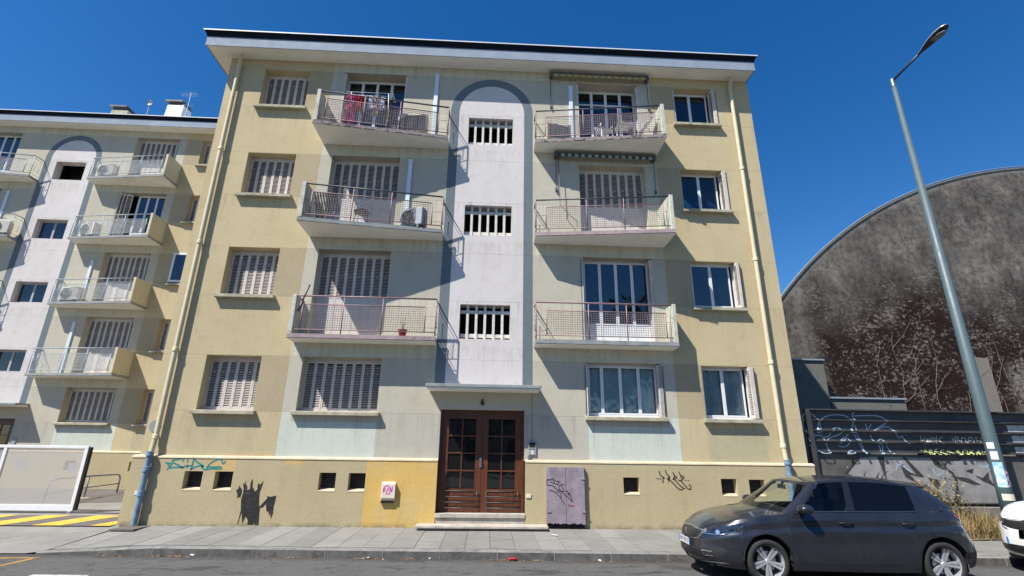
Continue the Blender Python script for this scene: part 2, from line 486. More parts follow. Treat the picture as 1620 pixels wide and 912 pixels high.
def window(b, x0, x1, z0, z1, y, panes, mat='white_frame', low=0.0, transom=None, curtain=None, glass='pane', fw=.05, stiles=.038, dark_in=True):
    """panes: list of (x fraction0, x fraction1); each is a glazed leaf"""
    mb = MB(); F = fw
    mb.box(x0, x0 + F, y, y + .06, z0, z1); mb.box(x1 - F, x1, y, y + .06, z0, z1)
    mb.box(x0 + F, x1 - F, y, y + .06, z1 - F, z1); mb.box(x0 + F, x1 - F, y - .01, y + .06, z0, z0 + F)
    ix0, ix1 = x0 + F, x1 - F; W = ix1 - ix0; gl = []
    for k, (a, c) in enumerate(panes):
        px0, px1 = ix0 + W * a, ix0 + W * c; s = stiles
        mb.box(px0 + .002, px0 + s, y - .014, y + .045, z0 + F, z1 - F); mb.box(px1 - s, px1 - .002, y - .014, y + .045, z0 + F, z1 - F)
        mb.box(px0 + s, px1 - s, y - .014, y + .045, z1 - F - s, z1 - F); mb.box(px0 + s, px1 - s, y - .014, y + .045, z0 + F, z0 + F + s)
        zb = z0 + F + s
        if low:
            mb.box(px0 + s, px1 - s, y - .004, y + .03, zb, z0 + low); mb.box(px0 + s, px1 - s, y - .014, y + .045, z0 + low, z0 + low + s); zb = z0 + low + s
        if transom: mb.box(px0 + s, px1 - s, y - .012, y + .04, z1 - transom, z1 - transom + .03)
        gl.append((px0 + s, px1 - s, zb, z1 - F - s))
    f = mb.build('window', M[mat], b, bevel=.004)
    for a, c, d, e in gl:
        g = MB(); g.box(a - .003, c + .003, y + .012, y + .018, d - .003, e + .003); g.build('pane', M[glass], f)
    if curtain:
        for (ca, cb_, cm) in curtain:
            cu = MB(); n = 26; xa, xb = ix0 + W * ca, ix0 + W * cb_
            pts = [(xa + (xb - xa) * i / n, y + .12 + .018 * math.sin(i * 1.9) + .008 * math.sin(i * 4.1)) for i in range(n + 1)]
            for p, q in zip(pts, pts[1:]): cu.face([(p[0], p[1], z0 + .08), (q[0], q[1], z0 + .08), (q[0], q[1], z1 - .06), (p[0], p[1], z1 - .06)])
            cu.build('curtain', M[cm], f, smooth=True)
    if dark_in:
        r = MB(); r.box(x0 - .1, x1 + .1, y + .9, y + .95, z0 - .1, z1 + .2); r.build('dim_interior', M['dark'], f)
    return f

def wiregrid(mb, P, Q, z0, z1, sp=.058, r=.0038):
    """wire grid between ground points P and Q (xy)"""
    P = Vector(P); Q = Vector(Q); L = (Q - P).length; d = (Q - P).normalized(); nrm = Vector((-d.y, d.x))
    n = max(1, round(L / sp))
    def bar(a, b):
        a = Vector(a); b = Vector(b); ax = (b - a).normalized(); s1 = Vector((nrm.x, nrm.y, 0)) * r; s2 = ax.cross(s1).normalized() * r
        n0 = len(mb.v)
        for p in (a, b):
            for u, v in ((-1, -1), (1, -1), (1, 1), (-1, 1)): mb.v.append(tuple(p + s1 * u + s2 * v))
        for k in range(4):
            j = (k + 1) % 4; mb.f.append((n0 + k, n0 + j, n0 + 4 + j, n0 + 4 + k)); mb.m.append(0)
    for i in range(1, n):
        p = P + d * L * i / n; bar((p.x, p.y, z0), (p.x, p.y, z1))
    m_ = max(1, round((z1 - z0) / sp))
    for i in range(1, m_):
        z = z0 + (z1 - z0) * i / m_; bar((P.x, P.y, z), (Q.x, Q.y, z))

def balcony(b, xi, xo, z0, di, do, rail, wire, slab, par, toprail=None, par_th=.10):
    """xi inner (arch) side, xo outer side; z0 underside; di/do depths"""
    s = 1 if xo > xi else -1
    th = .115; zt = z0 + th
    Pi = Vector((xi, -di)); Po = Vector((xo, -do)); d = (Po - Pi).normalized(); L = (Po - Pi).length
    mb = MB()
    base = [(xi, .0, z0), (xi, -di, z0 + .012), (xo, -do, z0 + .012), (xo, .0, z0)]
    n = 14; n0 = 0
    # slab with a slightly uneven nose
    mb.face(base, 0)
    mb.face([(p[0], p[1], zt) for p in base], 2)
    for i in range(n):
        a = Pi + d * L * i / n; c = Pi + d * L * (i + 1) / n
        mb.face([(a.x, a.y, z0 + .012), (c.x, c.y, z0 + .012), (c.x, c.y, zt), (a.x, a.y, zt)], 1)
    mb.face([(xi, 0, z0), (xi, -di, z0 + .012), (xi, -di, zt), (xi, 0, zt)], 1)
    mb.face([(xo, 0, z0), (xo, -do, z0 + .012), (xo, -do, zt), (xo, 0, zt)], 1)
    bal = mb.build('balcony', [M['soffit'], M[slab], M['slab_grey']], b)
    # nose strip, proud of the slab
    ns = MB(); k_worn = 1 if slab == 'slab_worn' else 0
    if k_worn: n = 40
    nrm = Vector((d.y, -d.x));
    if nrm.y > 0: nrm = -nrm
    for i in range(n):
        a = Pi + d * L * i / n; c = Pi + d * L * (i + 1) / n
        j0 = random.uniform(-.004, .004) if k_worn < 1 else random.uniform(-.022, .016)
        q0 = a + nrm * .012; q1 = c + nrm * .012
        ns.prism([(a.x, a.y, z0 + .025 + j0), (q0.x, q0.y, z0 + .025 + j0), (q0.x, q0.y, zt + .006), (a.x, a.y, zt + .006)], (c.x - a.x, c.y - a.y, 0))
    ns.build('slab_nose', M[slab], bal)
    # parapet end
    pm = MB(); px0, px1 = (xo - par_th, xo - .004) if s > 0 else (xo + .004, xo + par_th)
    pm.prism([(px0, -.001, zt), (px0, -do - .01, zt), (px0, -do - .01, zt + .97), (px0, -.001, zt + .97)], (px1 - px0, 0, 0))
    pm.build('parapet', M[par], bal, bevel=.008)
    # railing
    r = MB(); zr = zt + .945; off = .03
    A = Pi - nrm * off + d * .02; B = Po - nrm * off - d * par_th
    def P3(t, z): p = A + (B - A) * t; return (p.x, p.y, z)
    LL = (B - A).length
    tr = MB(); tr.tube([(A.x, -.002, zr), (A.x, A.y, zr), P3(1, zr)], .021, 8)
    tr.build('top_rail', M[toprail or rail], bal, smooth=True)
    r.tube([(A.x, A.y, zt), (A.x, A.y, zr)], .014, 6)
    t0, t1 = .26 / LL, 1 - .16 / LL
    zl, zh = zt + .115, zt + .735
    ts = [t0, t0 + (t1 - t0) * .35, t0 + (t1 - t0) * .67, t1]
    for z in (zl, zh): r.tube([P3(0 if z == zl else t0, z), P3(1 if z == zl else t1, z)], .013, 6)
    for i, t in enumerate(ts): r.tube([P3(t, zt if i in (1, 2) else zl), P3(t, zr if i in (1, 2) else zh)], .014, 6)
    for f in (.22, .5): r.tube([P3(0, zt + f), P3(t0, zt + f)], .006, 5)
    for f in (.5,): r.tube([P3(t1, zt + f), P3(1, zt + f)], .006, 5)
    # return to the wall
    for f in (.12, .82): r.tube([(A.x, -.01, zt + f), (A.x, A.y, zt + f)], .008, 6)
    if abs(A.y) > .3:
        r.tube([(A.x, -.10, zt + .28), (A.x, -.10, zt + .66), (A.x, A.y + .10, zt + .66), (A.x, A.y + .10, zt + .28), (A.x, -.10, zt + .28)], .007, 5)
        for f in (.4, .53): r.tube([(A.x, -.10, zt + f), (A.x, A.y + .10, zt + f)], .004, 4)
    r.build('railing', M[rail], bal, smooth=True)
    g = MB(); q0 = A + (B - A) * t0; q1 = A + (B - A) * t1
    wiregrid(g, q0, q1, zl, zh)
    w = g.build('wire_mesh', M[wire], bal)
    return bal

def downpipe(b, x, ztop, zmid, zbot, ybot, cut=None):
    mb = MB(); y = -.10
    mb.tube([(x + .04, -.16, ztop + .25), (x + .02, -.17, ztop - .1), (x, y, ztop - .35)], .05, 12)
    mb.tube([(x, y, ztop - .3), (x, y, zmid + .25), (x, ybot + .02, zmid - .12)], .054, 14)
    z = ztop - .35
    zs = []
    while z > zmid + .3: zs.append(z); z -= 2.76
    for z in zs + [zmid + .27]:
        mb.lathe([(.05, z - .05), (.068, z - .045), (.070, z - .01), (.064, z), (.070, z + .02), (.060, z + .045), (.05, z + .05)], 14, 'z', (x, y, 0))
        mb.box(x - .015, x + .015, y, .0, z - .012, z + .012)
    p = mb.build('downpipe', M['pipe_cream'], b, smooth=True, angle=50)
    mb = MB(); mb.tube([(x, ybot, zmid - .05), (x, ybot, zbot)], .058, 14)
    for z in (zmid - .1, zmid - .42, (zmid + zbot) / 2 - .15):
        mb.lathe([(.055, z - .06), (.075, z - .05), (.078, z), (.070, z + .02), (.076, z + .05), (.055, z + .06)], 14, 'z', (x, ybot, 0))
    mb.build('cast_iron_shoe', M['pipe_blue'], p, smooth=True, angle=50)

def building(loc, nst, label, left=False):
    b = empty('apartment_building', loc, 0, label, 'apartment block')
    top = 12.435 + 2.795 * (nst - 4); XL, XR_, DEP = -7.75, 7.62, 11.0
    wallm = M['wall_left' if left else 'wall_main']
    H = []; stairs = []
    for k in range(nst):
        z = 2.795 * k
        H.append((-6.735, -5.445, 2.42 + z, 3.71 + z, .40)); H.append((5.275, 6.535, 2.41 + z, 3.70 + z, .40))
        if k == 0:
            H.append((-4.47, -2.60, 2.43, 3.72, .40)); H.append((2.40, 4.25, 2.42, 3.72, .40))
        else:
            H.append((-4.47, -2.62, 1.385 + z, 3.72 + z, .40)); H.append((2.38, 4.25, 1.385 + z, 3.72 + z, .40))
        if 1 <= k:
            z2 = 2.795 * (k - 1)
            H.append((-.765, .50, 4.245 + z2, 5.135 + z2, .35))
    door = (-1.10, .88, .28, 2.535, .30)
    H.append(door)
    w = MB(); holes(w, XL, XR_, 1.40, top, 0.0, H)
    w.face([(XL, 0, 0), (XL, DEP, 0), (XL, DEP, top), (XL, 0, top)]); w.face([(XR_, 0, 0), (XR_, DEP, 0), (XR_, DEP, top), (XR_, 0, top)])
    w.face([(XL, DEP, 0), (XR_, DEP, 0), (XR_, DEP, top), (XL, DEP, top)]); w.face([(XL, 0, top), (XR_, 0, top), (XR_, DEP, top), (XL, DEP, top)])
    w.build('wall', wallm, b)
    # plinth
    P = [(-6.65, -6.255, .72, 1.10, .26), (-5.99, -5.60, .72, 1.10, .26), (-3.715, -3.345, .725, 1.10, .26), (-3.065, -2.69, .725, 1.10, .26),
         (3.15, 3.52, .72, 1.075, .26), (5.43, 5.80, .71, 1.07, .26), (6.09, 6.46, .71, 1.06, .26)]
    pl = MB(); pd = (-1.10, .90, .02, 1.41, .10)
    holes(pl, XL - .09, XR_ + .09, -.3, 1.385, -.08, P + [pd])
    pl.face([(XL - .09, -.08, -.3), (XL - .09, DEP, -.3), (XL - .09, DEP, 1.385), (XL - .09, -.08, 1.385)])
    pl.face([(XR_ + .09, -.08, -.3), (XR_ + .09, DEP, -.3), (XR_ + .09, DEP, 1.385), (XR_ + .09, -.08, 1.385)])
    pl.face([(XL - .09, -.08, 1.385), (-1.10, -.08, 1.385), (-1.10, .05, 1.41), (XL - .09, .05, 1.41)])
    pl.face([(.90, -.08, 1.385), (XR_ + .09, -.08, 1.385), (XR_ + .09, .05, 1.41), (.90, .05, 1.41)])
    pl.build('plinth', M['plinth_left' if left else 'plinth_main'], b)
    lg = MB()
    for a, c in ((XL - .10, -1.10), (.90, XR_ + .10)):
        lg.prism([(a, -.092, 1.372), (a, .02, 1.372), (a, .0, 1.432), (a, -.086, 1.402)], (c - a, 0, 0))
    lg.build('plinth_ledge', M['ledge'], b)
    for (a, c, d, e, _) in P:
        g = MB(); y = .10
        g.box(a, c, y + .02, y + .03, d, e, 1)
        n = 9
        for i in range(1, n): g.box(a + (c - a) * i / n - .003, a + (c - a) * i / n + .003, y, y + .006, d, e)
        for i in range(1, n): g.box(a, c, y - .006, y, d + (e - d) * i / n - .003, d + (e - d) * i / n + .003)
        g.build('cellar_grille', [M['steel_dark'], M['dark']], b)
        s_ = MB(); s_.prism([(a, -.085, d - .02), (a, .12, d - .02), (a, .12, d + .05), (a, -.085, d + .004)], (c - a, 0, 0)); s_.build('cellar_sill', M['ledge'], b)
    # roof
    ov, le, re = .49, .49, .0
    X0, X1 = XL - le, XR_ + re
    rf = MB()
    rf.face([(X0, -ov, top - .004), (X1, -ov, top - .004), (X1, DEP, top - .002), (X0, DEP, top - .002)], 0)
    Z1, Z2, Z3 = top + .285, top + .44, top + .475
    rf2 = rf.build('roof', [M['soffit']], b)
    f = MB(); f.box(X0 - .012, X1 + .012, -ov - .012, -ov + .012, top - .02, Z1); f.box(X0 - .012, X0 + .012, -ov + .012, DEP, top - .02, Z1); f.box(X1 - .012, X1 + .012, -ov + .012, DEP, top - .02, Z1)
    f.build('fascia', M['fascia'], rf2)
    f = MB(); lo = [(X0 - .02, -ov - .02), (X1 + .02, -ov - .02), (X1 + .02, DEP), (X0 - .02, DEP)]; hi = [(X0 - .10, -ov - .09), (X1 + .10, -ov - .09), (X1 + .10, DEP), (X0 - .10, DEP)]
    Zm = (Z1 + Z2) / 2; md = [(X0 - .045, -ov - .04), (X1 + .045, -ov - .04), (X1 + .045, DEP), (X0 - .045, DEP)]
    for (A_, za), (B_, zb) in (((lo, Z1), (md, Zm)), ((md, Zm + .002), (hi, Z2))):
        for i in range(4): j = (i + 1) % 4; f.face([(*A_[i], za), (*A_[j], za), (*B_[j], zb), (*B_[i], zb)])
    f.face([(*p, Z1) for p in lo])
    f.build('roof_edge', M['zinc_dark'], rf2)
    f = MB(); f.box(X0 - .11, X1 + .11, -ov - .10, -ov + .24, Z2, Z3); f.box(X0 - .11, X0 + .2, -ov + .24, DEP, Z2, Z3); f.box(X1 - .2, X1 + .11, -ov + .24, DEP, Z2, Z3); f.box(X0 + .2, X1 - .2, -ov + .24, DEP, Z2 - .1, Z2 - .02)
    f.build('flashing', M['white_flash'], rf2)
    # sills
    for k in range(nst):
        z = 2.795 * k
        for (a, c, zz) in ((-6.735, -5.445, 2.42), (5.275, 6.535, 2.41)) + (((-4.47, -2.60, 2.43), (2.40, 4.25, 2.42)) if k == 0 else ()):
            s_ = MB(); s_.prism([(a - .075, -.13, zz + z - .085), (a - .075, .0, zz + z - .085), (a - .075, .0, zz + z + .012), (a - .075, -.13, zz + z - .004)], (c - a + .15, 0, 0))
            s_.box(a, c, .0, .28, zz + z - .05, zz + z + .012)
            s_.build('window_sill', M['sill'], b, bevel=.006)
    Y = .25
    WZ = lambda k: (2.42 + 2.795 * k, 3.715 + 2.795 * k)
    DZ = lambda k: (1.39 + 2.795 * k, 3.72 + 2.795 * k)
    for k in range(nst):
        z0, z1 = WZ(k)
        closed_shutters(b, -6.735, -5.445, z0 + .012, z1, Y, 6)
    P4 = [(0, .25), (.25, .5), (.5, .75), (.75, 1)]
    if not left:
        closed_shutters(b, -4.47, -2.60, 2.442, 3.72, Y, 8)
        for k in (1, 2): closed_shutters(b, -4.47, -2.62, *DZ(k), Y, 8, 1.12)
        z0, z1 = DZ(3)
        window(b, -4.45, -2.64, z0, z1, Y + .08, P4, low=.5)
        folded(b, -4.47, .0, z0, z1, 3, 1, 1.12); folded(b, -2.62, .0, z0, z1, 2, -1, 1.12)
        closed_shutters(b, 2.38, 4.25, *DZ(2), Y, 8, 1.12)
        z0, z1 = DZ(3); window(b, 2.40, 4.23, z0, z1, Y + .08, P4, low=.5, transom=.52); folded(b, 2.38, .0, z0, z1, 2, 1, 1.12); folded(b, 4.25, .0, z0, z1, 3, -1, 1.12)
        z0, z1 = DZ(1); window(b, 2.40, 4.23, z0, z1, Y, P4, low=.55, curtain=[(.74, 1, 'curtain_dark')]); folded(b, 2.38, -.02, z0, z1, 1, 1, 1.12); folded(b, 4.25, .0, z0, z1, 3, -1, 1.12)
        z0, z1 = WZ(0); window(b, 2.42, 4.23, z0 + .02, z1, Y - .05, [(0, .20), (.20, .47), (.47, .74), (.74, 1)], curtain=[(0, .98, 'curtain')], glass='pane_clear'); folded(b, 2.40, -.03, z0, z1, 1, 1); folded(b, 4.25, -.03, z0, z1, 3, -1, spread=.05)
        for k in range(4):
            z0, z1 = WZ(k); dl = .09 if k == 3 else .0
            window(b, 5.285, 6.525, z0 + .01, z1 - .01, Y - (.06 if k < 2 else .0), [(0, .46), (.46, .93)], mat='white_frame', glass='pane_clear' if k == 0 else 'pane', curtain=[(.06, .44, 'curtain'), (.52, .95, 'curtain')] if k == 0 else ([(.7, 1, 'curtain_dark')] if k == 1 else None))
            folded(b, 6.535, -.07 if k < 2 else -.02, z0, z1, 3 if k != 1 else 2, -1, spread=-.05)
            if k == 3: folded(b, 5.275, .02, z0, z1, 2, 1)
    else:
        for k in range(nst):
            z0, z1 = DZ(k)
            if k == 0:
                closed_shutters(b, 2.40, 4.25, 2.44, 3.72, Y, 8); closed_shutters(b, -4.47, -2.60, 2.44, 3.72, Y, 8)
            elif k == 3:
                window(b, 2.95, 4.22, z0, z1, Y, [(0, .33), (.33, .66), (.66, 1)], low=.5)
                for i in range(3): inst('shutter_leaf', leaf_mesh(.22, z1 - z0 - .05, 1.12), b, (2.42 + .14 * i, .04 + .02 * i, z0 + .02), (0, 0, R(60 - 12 * i)))
                closed_shutters(b, -4.47, -2.62, z0, z1, Y, 8, 1.12)
            elif k == 4:
                closed_shutters(b, 2.38, 4.25, z0, z1, Y, 8, 1.12); window(b, -4.42, -2.66, z0, z1, Y, P4, low=.5)
            else:
                closed_shutters(b, 2.38, 4.25, z0, z1, Y - .04, 8, 1.12, fold=.16); closed_shutters(b, -4.47, -2.62, z0, z1, Y, 8, 1.12)
            if k != 2: closed_shutters(b, 5.275, 6.535, WZ(k)[0] + .01, WZ(k)[1], Y, 6)
            else: window(b, 5.20, 6.60, WZ(k)[0] + .05, WZ(k)[1] + .05, -.05, [(0, .5), (.5, 1)])
    # stair windows
    for k in range(1, nst):
        z0 = 4.245 + 2.795 * (k - 1); z1 = z0 + .89
        if not left:
            g = MB(); y = .10
            for i in range(5):
                x = -.765 + 1.265 * (i + .88) / 5.75; g.box(x - .032, x + .032, y, y + .09, z0 + .01, z1)
            g.box(-.765, .50, y + .02, y + .07, z0 + .06, z0 + .15); g.box(-.765, .50, y + .02, y + .07, z1 - .21, z1 - .13)
            g.build('stair_grille', M['conc_bar'], b, bevel=.005)
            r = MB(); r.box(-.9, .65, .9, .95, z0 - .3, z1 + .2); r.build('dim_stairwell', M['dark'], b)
        elif k < 4:
            window(b, -.765, .50, z0, z1, .20, [(0, .5), (.5, 1)], mat='grey_frame', fw=.035)
        else:
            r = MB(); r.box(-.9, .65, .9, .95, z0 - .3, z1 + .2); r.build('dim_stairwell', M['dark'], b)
    # entrance door
    dz0, dz1 = .285, 2.53; fr = MB(); y = .12
    fr.box(-1.10, -1.04, y - .02, y + .08, dz0, dz1); fr.box(.82, .88, y - .02, y + .08, dz0, dz1); fr.box(-1.04, .82, y - .02, y + .08, dz1 - .06, dz1)
    dd = fr.build('entrance_door', M['wood'], b, bevel=.004)
    for (a, c, nm) in ((-1.038, -.113, 1), (-.107, .818, 2)):
        lf = MB(); s = .145; zb, zt_ = dz0 + .50, dz1 - .20
        lf.box(a, a + s, y, y + .045, dz0, dz1 - .06); lf.box(c - s, c, y, y + .045, dz0, dz1 - .06)
        lf.box(a + s, c - s, y, y + .045, zt_, dz1 - .06); lf.box(a + s, c - s, y, y + .045, zb - .06, zb); lf.box(a + s, c - s, y, y + .045, dz0, dz0 + .05)
        xm = (a + c) / 2; lf.box(xm - .016, xm + .016, y - .004, y + .04, zb, zt_)
        for i in range(1, 4): z = zb + (zt_ - zb) * i / 4; lf.box(a + s, c - s, y - .006, y + .042, z - .016, z + .016)
        for i in range(4):
            z = dz0 + .05 + i * .098; lf.box(a + s, c - s, y + .004 + .008 * (i % 2), y + .035, z + .003, z + .095)
        lf.build('door_leaf', M['wood'], dd, bevel=.003)
        for i in range(4):
            for q in (0, 1):
                za, zc_ = zb + (zt_ - zb) * i / 4 + .016, zb + (zt_ - zb) * (i + 1) / 4 - .016
                xa, xb = (a + s, xm - .016) if q == 0 else (xm + .016, c - s)
                g = MB(); g.box(xa, xb, y + .018, y + .022, za, zc_); g.build('door_pane', M['pane_door'], dd)
        rr = MB(); xa, xb = a + .10, c - .05
        for i in range(4): z = dz0 + .10 + .118 * i; rr.tube([(xa, y - .045, z), (xb, y - .045, z)], .009, 6)
        for x in (xa + .03, xb - .03):
            for i in range(4): z = dz0 + .10 + .118 * i; rr.tube([(x, y - .045, z), (x, y, z)], .007, 5)
            rr.tube([(x, y - .045, dz0 + .08), (x, y - .045, dz0 + .47)], .006, 5)
        rr.build('kick_rail', M['steel_dark'], dd, smooth=True)
    hn = MB(); hn.box(-.155, -.105, y - .022, y, 1.25, 1.46); hn.tube([(-.13, y - .02, 1.34), (-.13, y - .06, 1.34), (-.13, y - .06, 1.44)], .009, 6); hn.build('door_handle', M['steel'], dd, bevel=.003)
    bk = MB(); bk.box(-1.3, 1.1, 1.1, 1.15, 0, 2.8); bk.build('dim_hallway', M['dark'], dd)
    if not left:
        s_ = MB(); s_.box(-1.10, .90, -.10, .30, .195, .285); s_.box(-1.10, .90, -.065, .25, .02, .195); s_.build('door_step', M['stone_step'], b, bevel=.012)
        s_ = MB(); s_.box(-1.43, 1.34, -.40, -.083, -.08, .08); s_.box(-1.098, .898, -.083, -.066, -.08, .08); s_.box(-1.47, 1.37, -.50, -.083, .035, .085); s_.build('door_step', M['stone_step'], b, bevel=.012)
    # canopy
    c = MB(); c.prism([(-1.40, -.56, 2.955), (-1.40, .0, 2.95), (-1.40, .0, 3.03), (-1.40, -.56, 3.02)], (2.60, 0, 0)); cp = c.build('door_canopy', M['soffit'], b, bevel=.005)
    c = MB(); c.prism([(-1.43, -.59, 2.995), (-1.43, .0, 3.035), (-1.43, .0, 3.085), (-1.43, -.59, 3.065)], (2.66, 0, 0)); c.build('canopy_flashing', M['slab_grey'], cp, bevel=.006)
    # balconies
    for k in range(1, nst):
        z0 = 4.06 + 2.795 * (k - 1)
        di, do = (.45, .45) if (k == 1 and not left) else (.45, .93)
        if left: ra, wi, sl_, pa, tp = 'rail_blue', 'wire_light', 'slab_grey', 'cream_parapet', 'rail_blue'
        else:
            ra, wi = 'rail_mauve', 'wire'; sl_ = 'slab_mauve'; pa = 'parapet'; tp = 'rail_dark' if k > 1 else 'rail_mauve'
        balcony(b, -1.29, -4.76, z0, di, do, ra, wi, sl_ if left or k == 1 else ('slab_grey' if k == 2 else 'slab_worn'), pa, tp)
        balcony(b, 1.10, 4.60, z0, di, do, ra, wi, sl_ if left or k == 2 else ('slab_grey' if k == 1 else 'slab_worn'), pa, tp)
    # pipes
    downpipe(b, -7.43, top, 1.55, .02, -.17)
    downpipe(b, 7.02, top, 1.55, .02, -.17)
    return b
M['steel_dark'] = simple('steel_dark', (.10, .095, .10), .5, .3, var=.3)
M['pane_door'] = glass_mat('pane_door', (.4, .4, .4), .5, body=(.02, .02, .022))
M['red'] = simple('red', (.42, .015, .03), .5, var=.2)
M['straw'] = simple('straw', (.36, .255, .115), .9, var=.3, sc=3)
M['straw_dark'] = simple('straw_dark', (.25, .165, .07), .9, var=.3, sc=3)
M['green_stem'] = simple('green_stem', (.085, .11, .03), .9, var=.3, sc=6)
M['stem'] = simple('stem', (.24, .20, .165), .9, var=.3, sc=6)
M['leaf_brown'] = simple('leaf_brown', (.20, .085, .035), .9, var=.3, sc=20)
M['leaf_tan'] = simple('leaf_tan', (.36, .24, .12), .9, var=.3, sc=20)
M['cabinet'] = simple('cabinet', (.270, .225, .262), .65, var=.25, sc=4, bump=.2, grime=((.15, .10, .095), 7, .60))
M['seam'] = simple('seam', (.008, .008, .009), .8)
M['duct_dark'] = simple('duct_dark', (.24, .28, .32), .5, var=.15)
M['lamp_green'] = simple('lamp_green', (.072, .108, .120), .5, var=.08, sc=2)
M['lamp_dark'] = simple('lamp_dark', (.035, .035, .042), .45)
M['lamp_lens'] = simple('lamp_lens', (.22, .22, .20), .15, var=.4, sc=20)
M['rail_grey_blue'] = simple('rail_grey_blue', (.155, .205, .25), .5, var=.2, sc=5)
M['fence'] = simple('fence', (.046, .047, .052), .55, var=.25, sc=2, grime=((.075, .072, .07), 2.2, .60))
M['mural_concrete'] = simple('mural_concrete', (.105, .10, .092), .95, var=.35, sc=1.8, bump=.5, grime=((.058, .055, .05), 1.9, .53))
M['mural_light'] = simple('mural_light', (.275, .27, .27), .85, var=.25, sc=2.5, bump=.5, grime=((.18, .175, .168), 3.2, .54))
M['mural_dark'] = simple('mural_dark', (.036, .034, .034), .9, var=.4, sc=5, grime=((.07, .066, .06), 5, .58))
M['pale_blue'] = simple('pale_blue', (.34, .43, .54), .8, var=.3, sc=9)
M['pale_yellow'] = simple('pale_yellow', (.60, .64, .26), .8, var=.3, sc=9)
M['poster_blue'] = (lambda g: g.bsdf(g.mix(g.rng(g.noise(7, 3), .42, .58), (.22, .48, .68), (.62, .68, .72)), .7))(NT('poster_blue'))
M['poster_photo'] = (lambda g: g.bsdf(g.mix(g.rng(g.noise(11, 4), .42, .58), (.05, .03, .05), (.45, .36, .42)), .7))(NT('poster_photo'))
M['ink_worn'] = simple('ink_worn', (.016, .014, .015), .85, var=.5, sc=12, grime=((.075, .062, .05), 16, .56), bump=.3)
M['chrome_trim'] = simple('chrome_trim', (.42, .43, .45), .25, .9)
def gate_mesh():
    g = NT('gate_mesh'); tr = g.n('ShaderNodeBsdfTransparent'); df = g.n('ShaderNodeBsdfDiffuse'); df.inputs['Color'].default_value = (.50, .50, .49, 1)
    mx = g.n('ShaderNodeMixShader'); mx.inputs[0].default_value = .42
    g.t.links.new(tr.outputs[0], mx.inputs[1]); g.t.links.new(df.outputs[0], mx.inputs[2]); g.t.links.new(mx.outputs[0], g.out.inputs['Surface']); return g.mat
M['gate_mesh'] = gate_mesh()
def car_paint(name, c, metal, rough):
    g = NT(name)
    fl = g.noise(900, 2)
    cc = g.mix(g.rng(fl, .4, .6, 0, .25 if metal else 0), c, tuple(min(1, v * 1.9) for v in c))
    dust = g.rng(g.noise(3.2, 5, .7), .45, .75, 0, .05)
    cc = g.mix(dust, cc, (.30, .27, .22))
    m_ = g.bsdf(cc, g.rng(g.noise(2.5, 4), .3, .7, rough, rough + .10), metal)
    g.b.inputs['Coat Weight'].default_value = .7; g.b.inputs['Coat Roughness'].default_value = .05
    return m_
M['paint_grey'] = car_paint('paint_grey', (.024, .027, .037), .50, .22)
M['paint_white'] = car_paint('paint_white', (.70, .71, .73), 0, .4)
M['tyre'] = simple('tyre', (.022, .021, .021), .85, var=.3, sc=9)
M['alloy'] = simple('alloy', (.60, .61, .63), .30, .6, var=.1)
M['chrome'] = simple('chrome', (.75, .76, .78), .15, .95, var=.05)
M['mirror'] = simple('mirror', (.55, .57, .60), .12, .8, var=.2, sc=20)
M['black_gloss'] = simple('black_gloss', (.012, .012, .013), .2, coat=.5)
M['black_plastic'] = simple('black_plastic', (.018, .018, .019), .55)
M['cabin'] = simple('cabin', (.018, .018, .020), .8)
M['headlamp'] = simple('headlamp', (.022, .030, .045), .06, .2, var=.9, sc=14, coat=1.0)
M['tail_red'] = simple('tail_red', (.22, .006, .015), .15, coat=1.0)
M['plate_white'] = simple('plate_white', (.70, .71, .70), .4, var=.03)
M['plate_blue'] = simple('plate_blue', (.03, .16, .50), .4)
M['car_glass'] = glass_mat('car_glass', (.93, .98, .95), .99, .01, ior=1.4)
M['car_glass_dark'] = glass_mat('car_glass_dark', (.10, .10, .11), .55, .01, body=(.006, .006, .007), ior=1.45)
TEAL = [[(-7.118,1.277),(-7.047,1.254),(-6.952,1.26),(-7.008,1.171),(-7.05,1.244)],[(-7.052,1.117),(-7.006,1.161),(-6.863,1.178),(-6.7,1.17)],[(-6.699,1.165),(-6.934,1.27),(-6.969,1.289),(-6.967,1.328),(-6.848,1.34),(-6.723,1.376),(-6.742,1.297)],[(-6.713,1.184),(-6.627,1.21),(-6.531,1.211)],[(-6.647,1.352),(-6.631,1.283)],[(-6.621,1.22),(-6.616,1.156)],[(-6.511,1.384),(-6.512,1.339),(-6.517,1.192),(-6.538,1.123)],[(-6.509,1.374),(-6.466,1.31),(-6.266,1.204)],[(-6.539,1.128),(-6.479,1.177),(-6.365,1.213),(-6.266,1.204),(-6.318,1.184),(-6.262,1.155),(-6.242,1.131),(-6.196,1.132),(-6.183,1.196),(-6.141,1.265),(-6.06,1.32),(-5.946,1.366),(-5.902,1.347),(-5.872,1.268),(-5.849,1.259),(-5.809,1.313)],[(-6.177,1.191),(-6.034,1.188),(-5.879,1.199),(-5.874,1.145),(-6.029,1.158),(-6.182,1.137)]]
